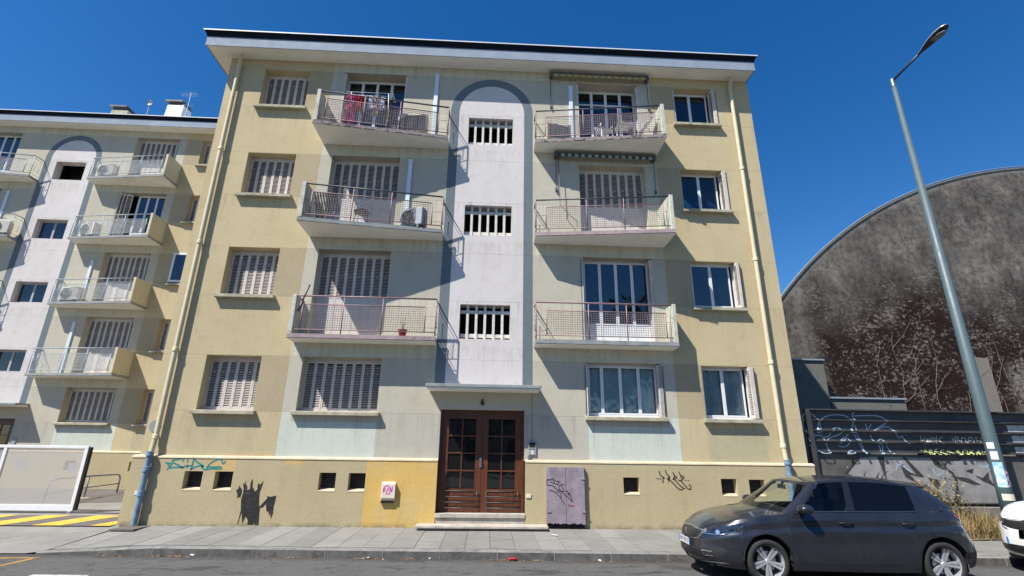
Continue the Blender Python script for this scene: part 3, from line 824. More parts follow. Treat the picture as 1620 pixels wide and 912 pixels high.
BLK = [[(-5.327,0.032),(-5.301,0.312),(-5.334,0.537),(-5.313,0.658),(-5.318,0.765),(-5.349,0.846),(-5.317,0.84),(-5.31,0.908),(-5.279,0.827),(-5.245,0.793),(-5.238,0.712),(-5.18,0.746),(-5.188,0.895),(-5.156,0.957),(-5.129,0.767),(-5.096,0.754),(-5.073,0.687),(-5.021,0.735),(-5.026,0.849),(-4.999,0.87),(-4.979,0.823),(-4.912,0.919),(-4.935,0.769),(-4.957,0.688),(-4.949,0.541),(-4.922,0.382),(-4.791,0.542),(-4.774,0.569),(-4.8,0.602),(-4.699,0.59),(-4.59,0.618),(-4.595,0.517),(-4.612,0.397),(-4.605,0.266),(-4.634,0.141),(-4.672,0.291),(-4.678,0.199),(-4.707,0.291),(-4.751,0.297),(-4.79,0.449),(-4.835,0.382),(-4.902,0.362),(-4.897,0.25),(-4.873,0.022),(-4.957,0.021),(-4.983,0.093),(-4.979,0.028),(-5.111,0.027),(-5.12,0.118),(-5.175,0.195),(-5.208,0.104),(-5.206,0.033),(-5.245,0.117),(-5.269,0.273),(-5.294,0.195),(-5.313,0.032)],[(-5.421,0.812),(-5.356,0.738),(-5.34,0.671),(-5.366,0.557),(-5.393,0.59),(-5.421,0.552),(-5.428,0.63),(-5.471,0.71),(-5.429,0.751)]]
FEF = [[(3.993,1.232),(4.004,1.172),(4.036,1.12),(4.078,1.087),(4.121,1.065)],[(4.078,1.083),(4.069,0.972)],[(4.144,1.245),(4.159,1.182),(4.199,1.13),(4.244,1.081),(4.201,1.059),(4.16,1.054)],[(4.207,1.122),(4.218,1.07),(4.184,1.047)],[(4.208,1.047),(4.203,0.984)],[(4.216,1.048),(4.306,0.959),(4.394,0.864),(4.447,0.827),(4.503,0.824),(4.517,0.843)],[(4.319,1.202),(4.345,1.131),(4.414,1.083),(4.347,1.064)],[(4.345,1.131),(4.332,1.071),(4.297,1.048),(4.354,1.045)],[(4.346,1.045),(4.404,0.975),(4.477,0.894),(4.546,0.851),(4.579,0.855)],[(4.458,1.211),(4.492,1.133),(4.586,1.096),(4.524,1.051),(4.497,1.013),(4.426,1.035)],[(4.495,1.125),(4.509,1.058)],[(4.489,1.013),(4.562,0.932),(4.635,0.851),(4.681,0.826),(4.708,0.852),(4.712,0.897),(4.691,0.926),(4.663,0.933)],[(3.922,1.061),(3.943,1.061)],[(3.962,1.056),(3.987,1.056)],[(4.003,1.054),(4.027,1.054)],[(4.575,1.031),(4.596,1.031)],[(4.62,1.029),(4.636,1.03)],[(4.66,1.022),(4.684,1.023)]]
CAB = [[(1.382,0.89),(1.378,1.028),(1.502,1.037),(1.575,0.922),(1.452,0.967)],[(1.393,0.89),(1.501,0.899),(1.615,0.801),(1.778,0.749),(1.715,0.893),(1.641,0.892),(1.664,0.816),(1.729,0.741)],[(1.511,1.052),(1.592,0.976),(1.667,0.977),(1.633,0.915),(1.567,0.922)],[(1.434,0.791),(1.532,0.777),(1.646,0.695),(1.773,0.5)],[(1.606,0.785),(1.696,0.726),(1.702,0.635)],[(1.729,0.741),(1.842,0.651),(1.954,0.554)],[(1.691,0.924),(1.789,0.902)],[(1.803,0.772),(1.861,0.773)],[(1.852,0.727),(1.885,0.743),(1.901,0.712),(1.867,0.697),(1.852,0.727)],[(1.9,0.697),(1.947,0.577)]]
CABR = [[(1.852,0.494),(1.887,0.464),(2.001,0.472)],[(1.863,0.509),(1.879,0.456)],[(1.92,0.487),(1.952,0.457)]]
ZER = [[(7.87,2.14),(7.775,2.205),(7.765,2.406),(7.821,2.575),(7.937,2.619),(8.073,2.579),(8.162,2.479),(8.195,2.412)],[(8.195,2.412),(8.33,2.516),(8.539,2.578),(8.739,2.59),(8.913,2.559),(9.022,2.476),(9.063,2.409)],[(8.192,2.396),(8.104,2.16)],[(8.209,2.396),(8.229,2.162),(8.103,2.152)],[(7.867,2.124),(7.965,2.076),(8.053,2.077),(8.051,2.11)],[(7.879,1.894),(7.838,1.959),(7.878,2.033),(8.2,2.104),(8.283,1.932)],[(8.24,2.03),(8.427,2.082),(8.439,2.149)],[(8.469,2.166),(8.53,2.25),(8.644,2.285),(8.723,2.236),(8.735,2.162),(8.644,2.102),(8.399,2.032),(8.283,1.932)],[(8.28,1.916),(8.339,1.672),(8.066,1.66),(8.003,1.846),(7.903,1.78),(7.856,1.861)],[(9.105,2.613),(9.139,2.648)],[(9.096,2.613),(9.072,2.409),(9.026,2.274),(8.925,2.173),(9.118,2.159)],[(9.121,2.563),(9.35,2.575),(9.677,2.585),(9.849,2.541),(9.924,2.474),(9.909,2.406)],[(9.103,2.343),(9.122,2.176)],[(8.897,2.122),(8.734,2.021),(8.608,1.92),(8.679,1.921),(8.865,2.056),(8.883,1.924),(8.804,1.841),(8.675,1.815),(8.595,1.854)],[(9.038,2.116),(9.12,1.911),(9.199,1.699)],[(9.11,2.117),(9.173,1.912),(9.226,1.7),(9.158,1.675)],[(8.699,1.669),(8.91,1.753),(8.93,1.68),(8.697,1.66)],[(9.38,2.381),(9.396,2.247)],[(9.532,2.375),(9.436,2.264)],[(9.907,2.397),(9.623,2.258)],[(9.481,2.181),(9.639,2.25),(9.909,2.33),(10.022,2.273),(10.073,2.182),(10.138,2.149)],[(10.128,2.107),(10.164,2.033),(10.254,2.109),(10.336,1.928),(10.406,1.921)],[(9.448,2.114),(9.484,1.949),(9.585,1.926),(9.638,2.001),(9.715,2.027),(9.766,1.936),(9.814,1.912)],[(9.501,1.949),(9.707,1.911)],[(9.805,1.871),(9.884,1.676)],[(9.608,1.868),(9.64,1.771),(9.586,1.688)],[(9.697,1.87),(9.693,1.771),(9.637,1.681),(9.566,1.68)]]
TAGW = [[(10.738,2.112),(10.711,1.964),(10.809,2.039),(10.789,1.919)],[(10.824,2.094),(10.82,2.039)],[(10.841,1.929),(10.899,2.077),(10.946,1.948),(11.005,2.097)],[(11.071,2.079),(11.011,2.005),(11.032,1.931),(11.094,2.015),(11.071,2.079)],[(11.141,2.118),(11.11,1.923)],[(11.295,2.092),(11.154,2.016),(11.268,1.916)],[(11.537,2.096),(11.54,1.994),(11.616,2.087)],[(11.603,1.93),(11.611,2.106),(11.717,2.089),(11.636,2.014),(11.737,2.015),(11.693,1.931)],[(11.754,1.932),(11.778,2.09),(11.874,2.073),(11.868,1.98),(11.794,1.933)],[(11.905,1.934),(11.97,2.093),(12.072,2.094),(12.03,2.019),(11.956,2.009)],[(12.057,1.936),(12.107,2.076),(12.204,2.096),(12.119,2.011),(12.22,2.013)],[(12.249,1.939),(12.265,2.097),(12.345,2.061),(12.317,1.931)]]
TAGY = [[(10.65,1.761),(10.685,1.758)],[(10.694,1.698),(10.793,1.818),(10.786,1.672)],[(10.723,1.735),(10.804,1.742)],[(10.836,1.673),(10.879,1.801),(10.951,1.774),(10.872,1.737),(10.942,1.702),(10.836,1.673)],[(11.089,1.804),(11.016,1.794),(10.995,1.675),(11.066,1.68)],[(11.012,1.739),(11.073,1.745)],[(11.254,1.788),(11.171,1.777),(11.13,1.695),(11.227,1.687)],[(11.265,1.678),(11.354,1.789)],[(11.302,1.743),(11.439,1.735),(11.407,1.689),(11.389,1.771)],[(11.534,1.682),(11.575,1.792),(11.65,1.775),(11.57,1.737),(11.65,1.702),(11.533,1.678)],[(11.755,1.794),(11.71,1.739),(11.735,1.685),(11.833,1.713),(11.851,1.777),(11.755,1.794)],[(11.916,1.797),(11.895,1.687)],[(12.007,1.798),(11.92,1.738),(11.996,1.688)],[(12.056,1.689),(12.153,1.818),(12.146,1.69)],[(12.079,1.735),(12.161,1.741)],[(12.229,1.801),(12.207,1.691),(12.288,1.695)],[(12.263,1.746),(12.316,1.756)]]
MURL = [[(8.665,1.22),(9.042,1.57),(9.502,1.606),(9.609,1.108),(8.828,1.158)],[(9.68,1.608),(10.151,1.608),(10.408,1.593),(10.865,1.593),(10.983,1.423),(11.356,1.236),(11.353,0.988),(11.155,0.557),(11.018,0.584),(10.61,0.98),(9.642,1.086)],[(11.179,1.425),(11.367,1.516),(11.779,1.581),(12.265,1.557),(12.318,1.291),(12.376,0.941),(12.336,0.596),(11.403,0.588),(11.368,1.163)]]
MURD = [[(9.516,1.606),(9.669,1.608),(9.6,1.103),(9.596,1.201)],[(9.027,1.582),(9.073,1.57),(8.674,1.191),(8.619,1.205),(8.625,1.234)],[(9.064,1.152),(9.145,1.278),(9.108,1.161)],[(9.36,1.117),(9.499,1.282),(9.421,1.135)],[(10.135,1.614),(10.212,1.597),(10.583,1.16),(10.49,1.147),(10.231,1.208),(10.255,1.174),(10.415,0.978),(10.104,1.149),(10.044,1.411),(10.258,1.252),(10.405,1.196)],[(10.665,1.14),(10.897,1.099),(10.932,1.013),(10.885,0.834),(10.745,1.011)],[(10.849,1.605),(10.935,1.555),(11.17,1.395),(11.346,1.265),(11.401,1.076),(11.337,0.844),(11.185,0.558),(11.132,0.563),(11.285,0.843),(11.341,1.046),(11.289,1.235),(11.06,1.35),(10.916,1.422)],[(11.65,1.307),(11.871,1.359),(11.818,1.241)],[(11.354,1.177),(11.684,1.137),(11.968,0.995),(11.805,0.993),(11.444,1.091)],[(11.84,1.226),(12.043,1.141),(12.234,1.29),(12.206,1.143),(12.313,0.955),(12.026,1.082)],[(11.234,1.515),(11.149,1.439),(11.186,1.395)]]
HAZ = [[(-9.46,-0.114),(-8.87,-0.191),(-8.638,1.068),(-9.146,0.846)],[(-8.276,-0.252),(-7.695,-0.282),(-8.216,0.507)],[(-10.339,0.044),(-9.942,0.067),(-10.068,0.57),(-10.678,0.426)],[(-10.948,0.73),(-11.15,1.332),(-11.564,1.425)],[(-10.408,0.802),(-9.913,0.797),(-9.778,1.346),(-10.248,1.456)]]
HR = [[(-11.667,2.736),(-12.276,4.956),(-12.443,6.698)]]
BROWN = [[(-11.671,3.717),(-14.629,7.793),(-13.147,8.003),(-11.313,5.243)]]
# ------------------------------------------------------------------ ground
def ground_mats():
    g = NT('asphalt')
    base = g.mix(g.rng(g.voro(85), .1, .6), (.050, .050, .052), (.105, .104, .102))
    base = g.mix(g.rng(g.noise(.6, 5), .35, .7, 0, .55), base, g.mix(1.0, base, (.70, .70, .72), 'MULTIPLY'))
    base = g.mix(g.rng(g.noise(2.2, 4, .5, g.scale(.6, 1.6, 1), .8), .58, .66, 0, .7), base, (.026, .026, .027))
    base = g.mix(g.rng(g.noise(3.4, 5, .6, g.scale(1, 2.2, 1)), .60, .66, 0, .75), base, (.022, .022, .023))
    base = g.mix(g.rng(g.noise(28, 6, .8), .45, .7, 0, .5), base, (.17, .168, .165))
    X_, Y_, Z_ = g.xyz()
    gut = g.rng(g.m('ADD', g.m('ADD', Y_, g.m('MULTIPLY', X_, .033)), g.m('MULTIPLY', g.noise(3, 4), .25)), -2.62, -2.30)
    base = g.mix(g.m('MULTIPLY', gut, .7), base, (.05, .044, .036))
    base = g.mix(g.rng(g.noise(7, 5), .66, .72, 0, .35), base, (.20, .19, .17))
    M['asphalt'] = g.bsdf(base, .9, 0, g.bump(g.voro(110), .5, .01), Specular_IOR_Level=.25)
    g = NT('paving')
    oi = g.n('ShaderNodeObjectInfo')
    rnd = g.rng(oi.outputs['Random'], 0, 1, .86, 1.08)
    c = g.mix(g.rng(g.noise(1.1, 5), .35, .7), (.195, .190, .176), (.240, .234, .218))
    c = g.mix(g.rng(g.noise(5.5, 5, .7, g.scale(.5, 1.6, 1)), .52, .66, 0, .6), c, (.135, .132, .124))
    c = g.mix(g.rng(g.voro(70), .0, .35), (.24, .235, .22), c)
    sc = g.n('ShaderNodeVectorMath', operation='SCALE'); g.put(sc.inputs[0], c); g.put(sc.inputs['Scale'], rnd)
    st = g.rng(g.noise(9, 3), .74, .77)
    c = g.mix(g.m('MULTIPLY', st, .6), sc.outputs[0], (.10, .095, .09))
    M['paving'] = g.bsdf(c, .9, 0, g.bump(g.noise(120, 4), .3, .006), Specular_IOR_Level=.25)
    M['paving_bed'] = simple('paving_bed', (.085, .08, .07), .95, var=.3, sc=8, bump=.4)
    M['kerb_face'] = simple('kerb_face', (.115, .112, .106), .95, var=.4, sc=4, bump=.6, grime=((.065, .062, .058), 4.5, .50), bsc=80)
    M['kerb'] = simple('kerb', (.20, .195, .185), .9, var=.25, sc=5, bump=.5, grime=((.12, .118, .115), 3.5, .52), bsc=90)
    M['kerb_joint'] = simple('kerb_joint', (.26, .25, .235), .95)
    M['driveway'] = simple('driveway', (.215, .207, .19), .9, var=.2, sc=1.3, bump=.4, grime=((.14, .135, .125), 2.0, .58), bsc=100)
    M['brown_asphalt'] = simple('brown_asphalt', (.115, .10, .09), .92, var=.2, sc=3, bump=.5, bsc=90)
    M['yellow_paint'] = simple('yellow_paint', (.66, .40, .045), .8, var=.25, sc=7, bump=.3, grime=((.30, .22, .1), 9, .62))
    M['orange_paint'] = simple('orange_paint', (.34, .19, .05), .85, var=.3, sc=9, grime=((.12, .10, .08), 7, .52))
    M['white_paint'] = simple('white_paint', (.52, .52, .50), .8, var=.3, sc=6, grime=((.15, .15, .15), 7, .55))
    M['grey_paint'] = simple('grey_paint', (.12, .105, .10), .9, var=.3, sc=7, bump=.4)
    g = NT('dirt')
    c = g.mix(g.rng(g.noise(5, 6, .7), .35, .7), (.12, .095, .06), (.24, .20, .13))
    M['dirt'] = g.bsdf(c, .95, 0, g.bump(g.noise(30, 5), .8, .03))
ground_mats()

def kerb_y(x): return -2.40 - .033 * x
def ground():
    mb = MB(); mb.face([(-400, -400, -.2), (400, -400, -.2), (400, 30, -.2), (-400, 30, -.2)])
    o = mb.build('road', M['asphalt']); tag(o, kind='structure')
    g = MB(); g.face([(-600, 12, -.21), (600, 12, -.21), (600, 900, -.21), (-600, 900, -.21)])
    tag(g.build('ground', M['dirt']), kind='structure')
    # pavement bed
    mb = MB()
    xs = [-7.75 + i for i in range(40)]
    mb.face([(-7.95, .02, -.03), (-7.95, kerb_y(-7.9) + .1, -.215), (-7.0, kerb_y(-7) + .1, -.17), (-6.2, kerb_y(-6.2) + .1, -.10), (40, kerb_y(40) + .1, -.10), (40, .3, -.03)])
    bed = mb.build('pavement', M['paving_bed']); tag(bed, kind='structure')
    x = -7.62; i = 0
    while x < 22:
        w = .455; y1 = -.09 if x < 7.6 else (-.09 if x < 8.2 else -1.15)
        ya = kerb_y(x + w / 2) + .165
        cuts = [y1, ya]
        if 1.2 < x < 3.6: cuts = [y1, y1 + (ya - y1) * random.uniform(.4, .6), ya]
        for (a, b_) in zip(cuts, cuts[1:]):
            def zz(y): return -.001 - .058 * (-y / 2.35)
            drop = .0
            dz = random.uniform(-.003, .003)
            rp_ = lambda X: max(0, min(1, (-6.1 - X) / 1.2))
            def zr(y, X): return zz(y) + dz - rp_(X) * .095 * (-y / 2.2)
            mb = MB(); g_ = .004
            c4 = [(x + g_, a - g_), (x + w - g_, a - g_), (x + w - g_, b_ + g_), (x + g_, b_ + g_)]
            mb.v = [(p, q, zr(q, p)) for p, q in c4] + [(p, q, zr(q, p) - .05) for p, q in c4]
            mb.f = [(3, 2, 1, 0), (0, 1, 5, 4), (1, 2, 6, 5), (2, 3, 7, 6), (3, 0, 4, 7)]; mb.m = [0] * 5
            mb.build('paving_slab', M['paving'], bed)
        x += w; i += 1
    # kerb stones
    kb = bpy.data.objects.new('kerb', None); col.objects.link(kb); tag(kb, kind='structure')
    x = -7.75
    while x < 22.5:
        L = .985; mb = MB(); r = max(0, min(1, (-6.1 - x) / 1.2)); r2 = max(0, min(1, (-6.1 - x - 1) / 1.2))
        ta, tb = -.062 - .095 * r, -.062 - .095 * r2
        y0, y1 = kerb_y(x), kerb_y(x + L)
        dy = random.uniform(-.004, .004)
        P = [(0, -.02, -.32), (0, -.012, -.018), (0, .012, 0), (0, .15, .003), (0, .15, -.32)]
        A = [(x + .006, y0 + p[1] + dy, (ta + p[2]) if p[2] > -.3 else -.35) for p in P]; B = [(x + L - .006, y1 + p[1] + dy, (tb + p[2]) if p[2] > -.3 else -.35) for p in P]
        for j in range(4): mb.face([A[j], A[j + 1], B[j + 1], B[j]], 1 if j == 0 else 0)
        mb.face(A); mb.face(B)
        k = mb.build('kerb_stone', [M['kerb'], M['kerb_face']], kb)
        jm = MB(); jm.prism([(x + L - .009, y1 + p[1] + dy + .004, (tb + p[2] - .004) if p[2] > -.3 else -.35) for p in P], (.021, -.0005, 0)); jm.build('mortar_joint', M['kerb_joint'], k)
        x += 1.0
    # driveway and courtyard to the left
    mb = MB()
    mb.face([(-40, -2.1, -.185), (-7.95, -2.12, -.185), (-7.65, -2.1, -.15), (-7.66, -.25, -.012), (-7.84, -.02, .004), (-7.84, 0.0, .004), (-40, 0.0, .004)])
    mb.face([(-40, 0.0, .004), (-7.84, 0.0, .004), (-7.84, 7.95, .125), (-40, 7.95, .125)])
    tag(mb.build('driveway', M['driveway']), kind='structure')
    mb = MB(); up = lambda x, y: .004 + .121 * y / 7.95 + .004
    pts = [(-7.86, 4.0), (-7.86, 7.95), (-30, 7.95), (-30, 2.4), (-11.2, 2.9)]
    mb.face([(x, y, up(x, y)) for x, y in [(-7.86, 4.9), (-7.86, 7.9), (-30, 7.9), (-30, 2.6), (-11.6, 3.6)]])
    tag(mb.build('courtyard', M['brown_asphalt']), kind='structure')
    # hazard ramp
    mb = MB(); mb.face([(-30, -.27, .006), (-7.86, -.27, .006), (-7.86, 1.25, .030), (-30, 1.25, .030)])
    hz = mb.build('speed_ramp', M['grey_paint']); tag(hz, kind='structure')
    for i in range(12):
        x = -7.70 - 1.18 * i
        mb = MB(); rz = lambda y: .0105 + .0158 * (y + .27)
        x0 = x - .58
        q = [(x0, -.25), (x, -.25), (x + .28, 1.22), (x0 + .28, 1.22)]
        q = [(min(a, -7.87), b) for a, b in q]
        mb.face([(a, b, rz(b)) for a, b in q]); mb.build('yellow_stripe', M['yellow_paint'], hz)
    mb = MB(); mb.prism([(-30, 1.60, .0), (-30, 1.66, .0), (-30, 1.66, .05), (-30, 1.60, .05)], (22.1, 0, 0)); mb.build('gate_track', M['steel_dark'], hz)
    # road marks
    mb = MB(); a, b_ = Vector((-7.50, -2.42)), Vector((-7.62, -4.6)); d = (b_ - a).normalized(); n = Vector((-d.y, d.x)) * .05
    mb.face([(p.x, p.y, -.196) for p in (a - n, a + n, b_ + n, b_ - n)])
    mb.face([(-7.45, -2.38, -.1955), (-7.45, -2.48, -.1955), (-14, -2.9, -.1955), (-14, -2.8, -.1955)])
    tag(mb.build('parking_line', M['orange_paint']), kind='structure')
    mb = MB(); mb.face([(-6.55, -3.62, -.196), (-5.75, -3.64, -.196), (-5.75, -3.80, -.196), (-6.55, -3.78, -.196)])
    mb.face([(-7.9, -3.60, -.196), (-7.2, -3.61, -.196), (-7.2, -3.78, -.196), (-7.9, -3.76, -.196)])
    tag(mb.build('white_marking', M['white_paint']), kind='structure')
    # dark drain slab below the left pipe
    mb = MB(); mb.box(-7.60, -7.12, -.66, -.10, -.03, -.0005); tag(mb.build('drain_cover', M['grey_paint'], bevel=.004), 'dark reddish cover slab in the pavement under the blue pipe foot', 'drain cover')
    # verge
    mb = MB(); n = 14
    for i in range(n):
        x0, x1 = 8.2 + i * .8, 9.0 + i * .8
        f = lambda x, y: -.02 + max(0, (y + 1.2)) * .11 + .02 * math.sin(x * 3.1 + y * 5)
        for (ya, yb) in ((-1.17, -.9), (-.9, -.5), (-.5, -.1), (-.1, .2)):
            mb.face([(x0, ya, f(x0, ya)), (x1, ya, f(x1, ya)), (x1, yb, f(x1, yb)), (x0, yb, f(x0, yb))])
    tag(mb.build('verge', M['dirt'], smooth=True, merge=.001), kind='structure')
ground()

# ------------------------------------------------------------------ buildings
def strokes(name, pls, w, y, mat, parent, yfun=None):
    mb = MB()
    for pl in pls:
        P = []
        for a, b_ in zip(pl, pl[1:]):
            for t in range(4): P.append((a[0] + (b_[0] - a[0]) * t / 4, a[1] + (b_[1] - a[1]) * t / 4))
        P.append(pl[-1])
        for _ in range(2):
            P = [P[0]] + [((P[i - 1][0] + 2 * P[i][0] + P[i + 1][0]) / 4, (P[i - 1][1] + 2 * P[i][1] + P[i + 1][1]) / 4) for i in range(1, len(P) - 1)] + [P[-1]]
        ww = w if len(pl) > 2 or math.dist(pl[0], pl[-1]) > w * 1.5 else w
        mb.strip(P, ww, y)
    if yfun: mb.v = [(a, yfun(c) - .003, c) for a, _, c in mb.v]
    return mb.build(name, mat, parent)

def polys(name, pls, y, mat, parent):
    mb = MB()
    for i, p in enumerate(pls): mb.face([(a, y - .0004 * i, b_) for a, b_ in p])
    o = mb.build(name, mat, parent)
    bm = bmesh.new(); bm.from_mesh(o.data); bmesh.ops.triangulate(bm, faces=bm.faces); bm.to_mesh(o.data); bm.free()
    return o

main = building((0, 0, 0), 4, 'four storey cream and grey apartment block with a lilac arch stripe and brown doors')
leftb = building((-18.53, 8.0, 0), 5, 'taller matching apartment block set back on the left behind the white gate', left=True)
wd = main
strokes('graffiti_tag', TEAL, .030, -.083, M['teal'], main)['label'] = 'teal marker tag near the left pipe'
polys('graffiti_splash', BLK, -.084, M['ink_worn'], main)
strokes('graffiti_tag', FEF, .024, -.083, M['ink_worn'], main)['label'] = 'black marker tag with two rows of dots'
# number over the door
text_mesh('house_number', '6', .20, .008, M['number'], main, Matrix.Translation((-.125, -.014, 2.71)) @ Matrix.Rotation(R(90), 4, 'X'), .004)
mb = MB(); mb.box(.975, 1.155, -.035, 0, 1.53, 1.835); ic = mb.build('intercom', M['plastic_grey'], main, bevel=.006)
mb = MB(); mb.box(.995, 1.135, -.037, -.035, 1.70, 1.81); mb.box(.995, 1.135, -.037, -.035, 1.66, 1.675); mb.build('intercom_screen', M['dark'], ic)
mb = MB(); mb.box(1.03, 1.10, -.038, -.035, 1.55, 1.64); mb.build('name_plate', M['plastic_cream'], ic)
mb = MB(); mb.lathe([(0, -.03), (.045, -.028), (.05, -.01), (.05, 0)], 20, 'y', (1.0, -.0, 1.475)); mb.build('key_barrel', M['steel'], main, smooth=True, angle=40)
mb = MB(); mb.box(.915, 1.03, -.10, -.08, .62, .70); mb.build('survey_plate', M['plastic_cream'], main, bevel=.003)
mb = MB(); mb.box(-7.62, -7.50, -.09, -.08, .60, .68); mb.build('survey_plate', M['plastic_white'], main, bevel=.003)
mb = MB(); mb.lathe([(0, -.012), (.13, -.01), (.135, 0)], 28, 'y', (-7.56, 0, 2.05)); mb.build('round_plaque', M['slab_grey'], main, smooth=True, angle=40)
mb = MB(); mb.box(-7.855, -7.845, .02, .10, .85, 1.13); mb.build('wall_slot', M['number'], main)
mb = MB(); mb.tube([(1.05, -.008, 2.95), (1.06, -.008, 1.84)], .006, 5); mb.build('cable', M['plastic_grey'], main)
for (x, z0, z1) in ((-1.75, 9.9, 12.11), (-2.31, 7.15, 9.20), (2.195, 9.95, 11.90)):
    mb = MB(); mb.box(x - .055, x + .055, -.05, 0, z0, z1); mb.box(x - .065, x + .065, -.056, 0, z1 - .03, z1 + .05); mb.build('pipe_duct', M['duct'], main, bevel=.006)
for (x, z0, z1) in ((-2.3, 10.0, 12.0), (2.0, 4.2, 6.3), (2.0, 7.0, 8.9)):
    mb = MB(); mb.box(x - .055, x + .055, -.05, 0, z0, z1); mb.build('pipe_duct', M['duct'], leftb, bevel=.006)
mb = MB(); mb.box(1.0, 1.15, -.03, 0, 1.55, 1.85); mb.build('intercom', M['plastic_grey'], leftb, bevel=.006)
# roof stacks of the left block
for (x, y, w, h) in ((-16.2, 9.6, .80, 1.40), (-19.0, 9.8, .80, 1.10)):
    mb = MB(); zb = 16.0 - .2; x -= -18.53; y -= 8.0
    zb = 15.6
    mb.prism([(x - w / 2, y, zb), (x - w / 2, y + .8, zb), (x - w / 2 + .08, y + .72, zb + 1.0 + h), (x - w / 2 + .08, y + .08, zb + 1.0 + h)], (w, 0, 0))
    ch = mb.build('chimney', M['plastic_white'] if h > 1.2 else M['sill'], leftb)
    mb = MB(); mb.box(x - w / 2 + .1, x + w / 2 - .1, y + .12, y + .68, zb + 1.0 + h, zb + 1.16 + h); mb.box(x - w / 2 - .02, x + w / 2 + .02, y, y + .8, zb + 1.16 + h, zb + 1.24 + h); mb.build('chimney_cap', M['steel_dark'], ch)
# ------------------------------------------------------------------ cars
def lerp_tab(tab, x):
    if x <= tab[0][0]: return tab[0][1]
    for (a, b), (c, d) in zip(tab, tab[1:]):
        if x <= c: return b + (d - b) * (x - a) / (c - a)
    return tab[-1][1]

def smooth_tab(tab, x):
    # monotone-ish cosine-free Catmull-Rom
    n = len(tab)
    if x <= tab[0][0]: return tab[0][1]
    if x >= tab[-1][0]: return tab[-1][1]
    for i in range(n - 1):
        if x <= tab[i + 1][0]:
            x0, y0 = tab[i]; x1, y1 = tab[i + 1]
            m0 = (y1 - tab[i - 1][1]) / (x1 - tab[i - 1][0]) if i > 0 else (y1 - y0) / (x1 - x0)
            m1 = (tab[i + 2][1] - y0) / (tab[i + 2][0] - x0) if i < n - 2 else (y1 - y0) / (x1 - x0)
            h = x1 - x0; t = (x - x0) / h
            return (2*t**3 - 3*t*t + 1)*y0 + (t**3 - 2*t*t + t)*h*m0 + (-2*t**3 + 3*t*t)*y1 + (t**3 - t*t)*h*m1

class Car:
    L = 4.25; W = 0.895; XE = 0.95; XR = 3.55; PF = 2.35; PR = 3.0
    arch = ((0.86, 0.368), (3.48, 0.368)); zc = 0.325; gz = 0.0
    belt = [(0, .695), (.06, .735), (.2, .79), (.4, .85), (.7, .91), (1.0, .95), (1.3, .98), (2.0, 1.0), (3.0, 1.01), (3.6, 1.035), (3.95, 1.03), (4.25, .96)]
    fx = [(0, .05), (.12, -.06), (.3, -.105), (.55, -.09), (.75, -.065), (.9, -.02), (1, .05)]
    rx = [(0, 4.12), (.15, 4.20), (.35, 4.25), (.55, 4.22), (.62, 4.17), (.85, 4.12), (1, 4.06)]
    wz = [(0, .845), (.1, .872), (.3, .890), (.45, .886), (.60, .896), (.665, .901), (.70, .895), (.735, .870), (.87, .862), (1, .822)]
    zb = [(0, .20), (.5, .19), (1.2, .20), (3.1, .20), (3.9, .27), (4.25, .30)]
    def s(c, xn, z):
        return (z - 0.2) / (smooth_tab(c.belt, xn) - 0.2)
    def pt(c, xn, z, off=0.0):
        """surface point of the lower body: xn nominal station 0..L, z height (y>=0 side)"""
        def raw(xn, z):
            s = min(max(c.s(xn, z), 0), 1)
            w = smooth_tab(c.wz, s)
            if xn < c.XE:
                xf = smooth_tab(c.fx, s); k = 1 - xn / c.XE
                y = w * (1 - k ** c.PF) ** (1 / c.PF)
                x = xf + xn * (c.XE - xf) / c.XE
            elif xn > c.XR:
                xr = smooth_tab(c.rx, s); k = (xn - c.XR) / (c.L - c.XR)
                k = min(k, 1)
                y = w * (1 - k ** c.PR) ** (1 / c.PR)
                x = c.XR + k * (xr - c.XR)
            else: x, y = xn, w
            # flared arches
            for ax, ar in c.arch:
                d = math.hypot(x - ax, z - c.zc) - ar
                if 0 <= d < 0.12 and z < 0.72: y += 0.012 * (1 - d / 0.12)
            return Vector((x, y, z))
        p = raw(xn, z)
        if off:
            e = 0.01
            a = raw(max(xn - e, 0.0005), z); b = raw(min(xn + e, c.L - 0.0005), z)
            t = b - a; u = raw(xn, min(z + e, 2)) - raw(xn, z - e)
            nn = t.cross(u)
            if nn.length > 1e-9:
                nn.normalize()
                ctr = Vector((2.1, 0, p.z))
                if nn.dot(p - ctr) < 0: nn = -nn
                p = p + nn * off
        return p
    def xn_of_y(c, y, z):
        s = min(max(c.s(0.0, z), 0), 1); w = smooth_tab(c.wz, s); q = min(abs(y) / w, 0.9999)
        k = (1 - q ** c.PF) ** (1 / c.PF)
        return (1 - k) * c.XE

def sgn(p, sd): return (p[0], p[1] * sd, p[2])

def car_patch(c, cols, rows, off, name, mat, parent, both=False, sides=(1,), smooth=True, mirror_center=False):
    """cols: list of (xn, zlo, zhi); raised patch on the body surface"""
    out = []
    for sd in sides:
        mb = MB(); n0 = 0
        for (xn, zl, zh) in cols:
            for r in range(rows + 1):
                z = zl + (zh - zl) * r / rows
                mb.v.append(sgn(c.pt(xn, z, off), sd))
        k = rows + 1
        for i in range(len(cols) - 1):
            for r in range(rows):
                a = i * k + r
                mb.f.append((a, a + 1, a + k + 1, a + k)); mb.m.append(0)
        out.append(mb.build(name, mat, parent, smooth=smooth))
    return out

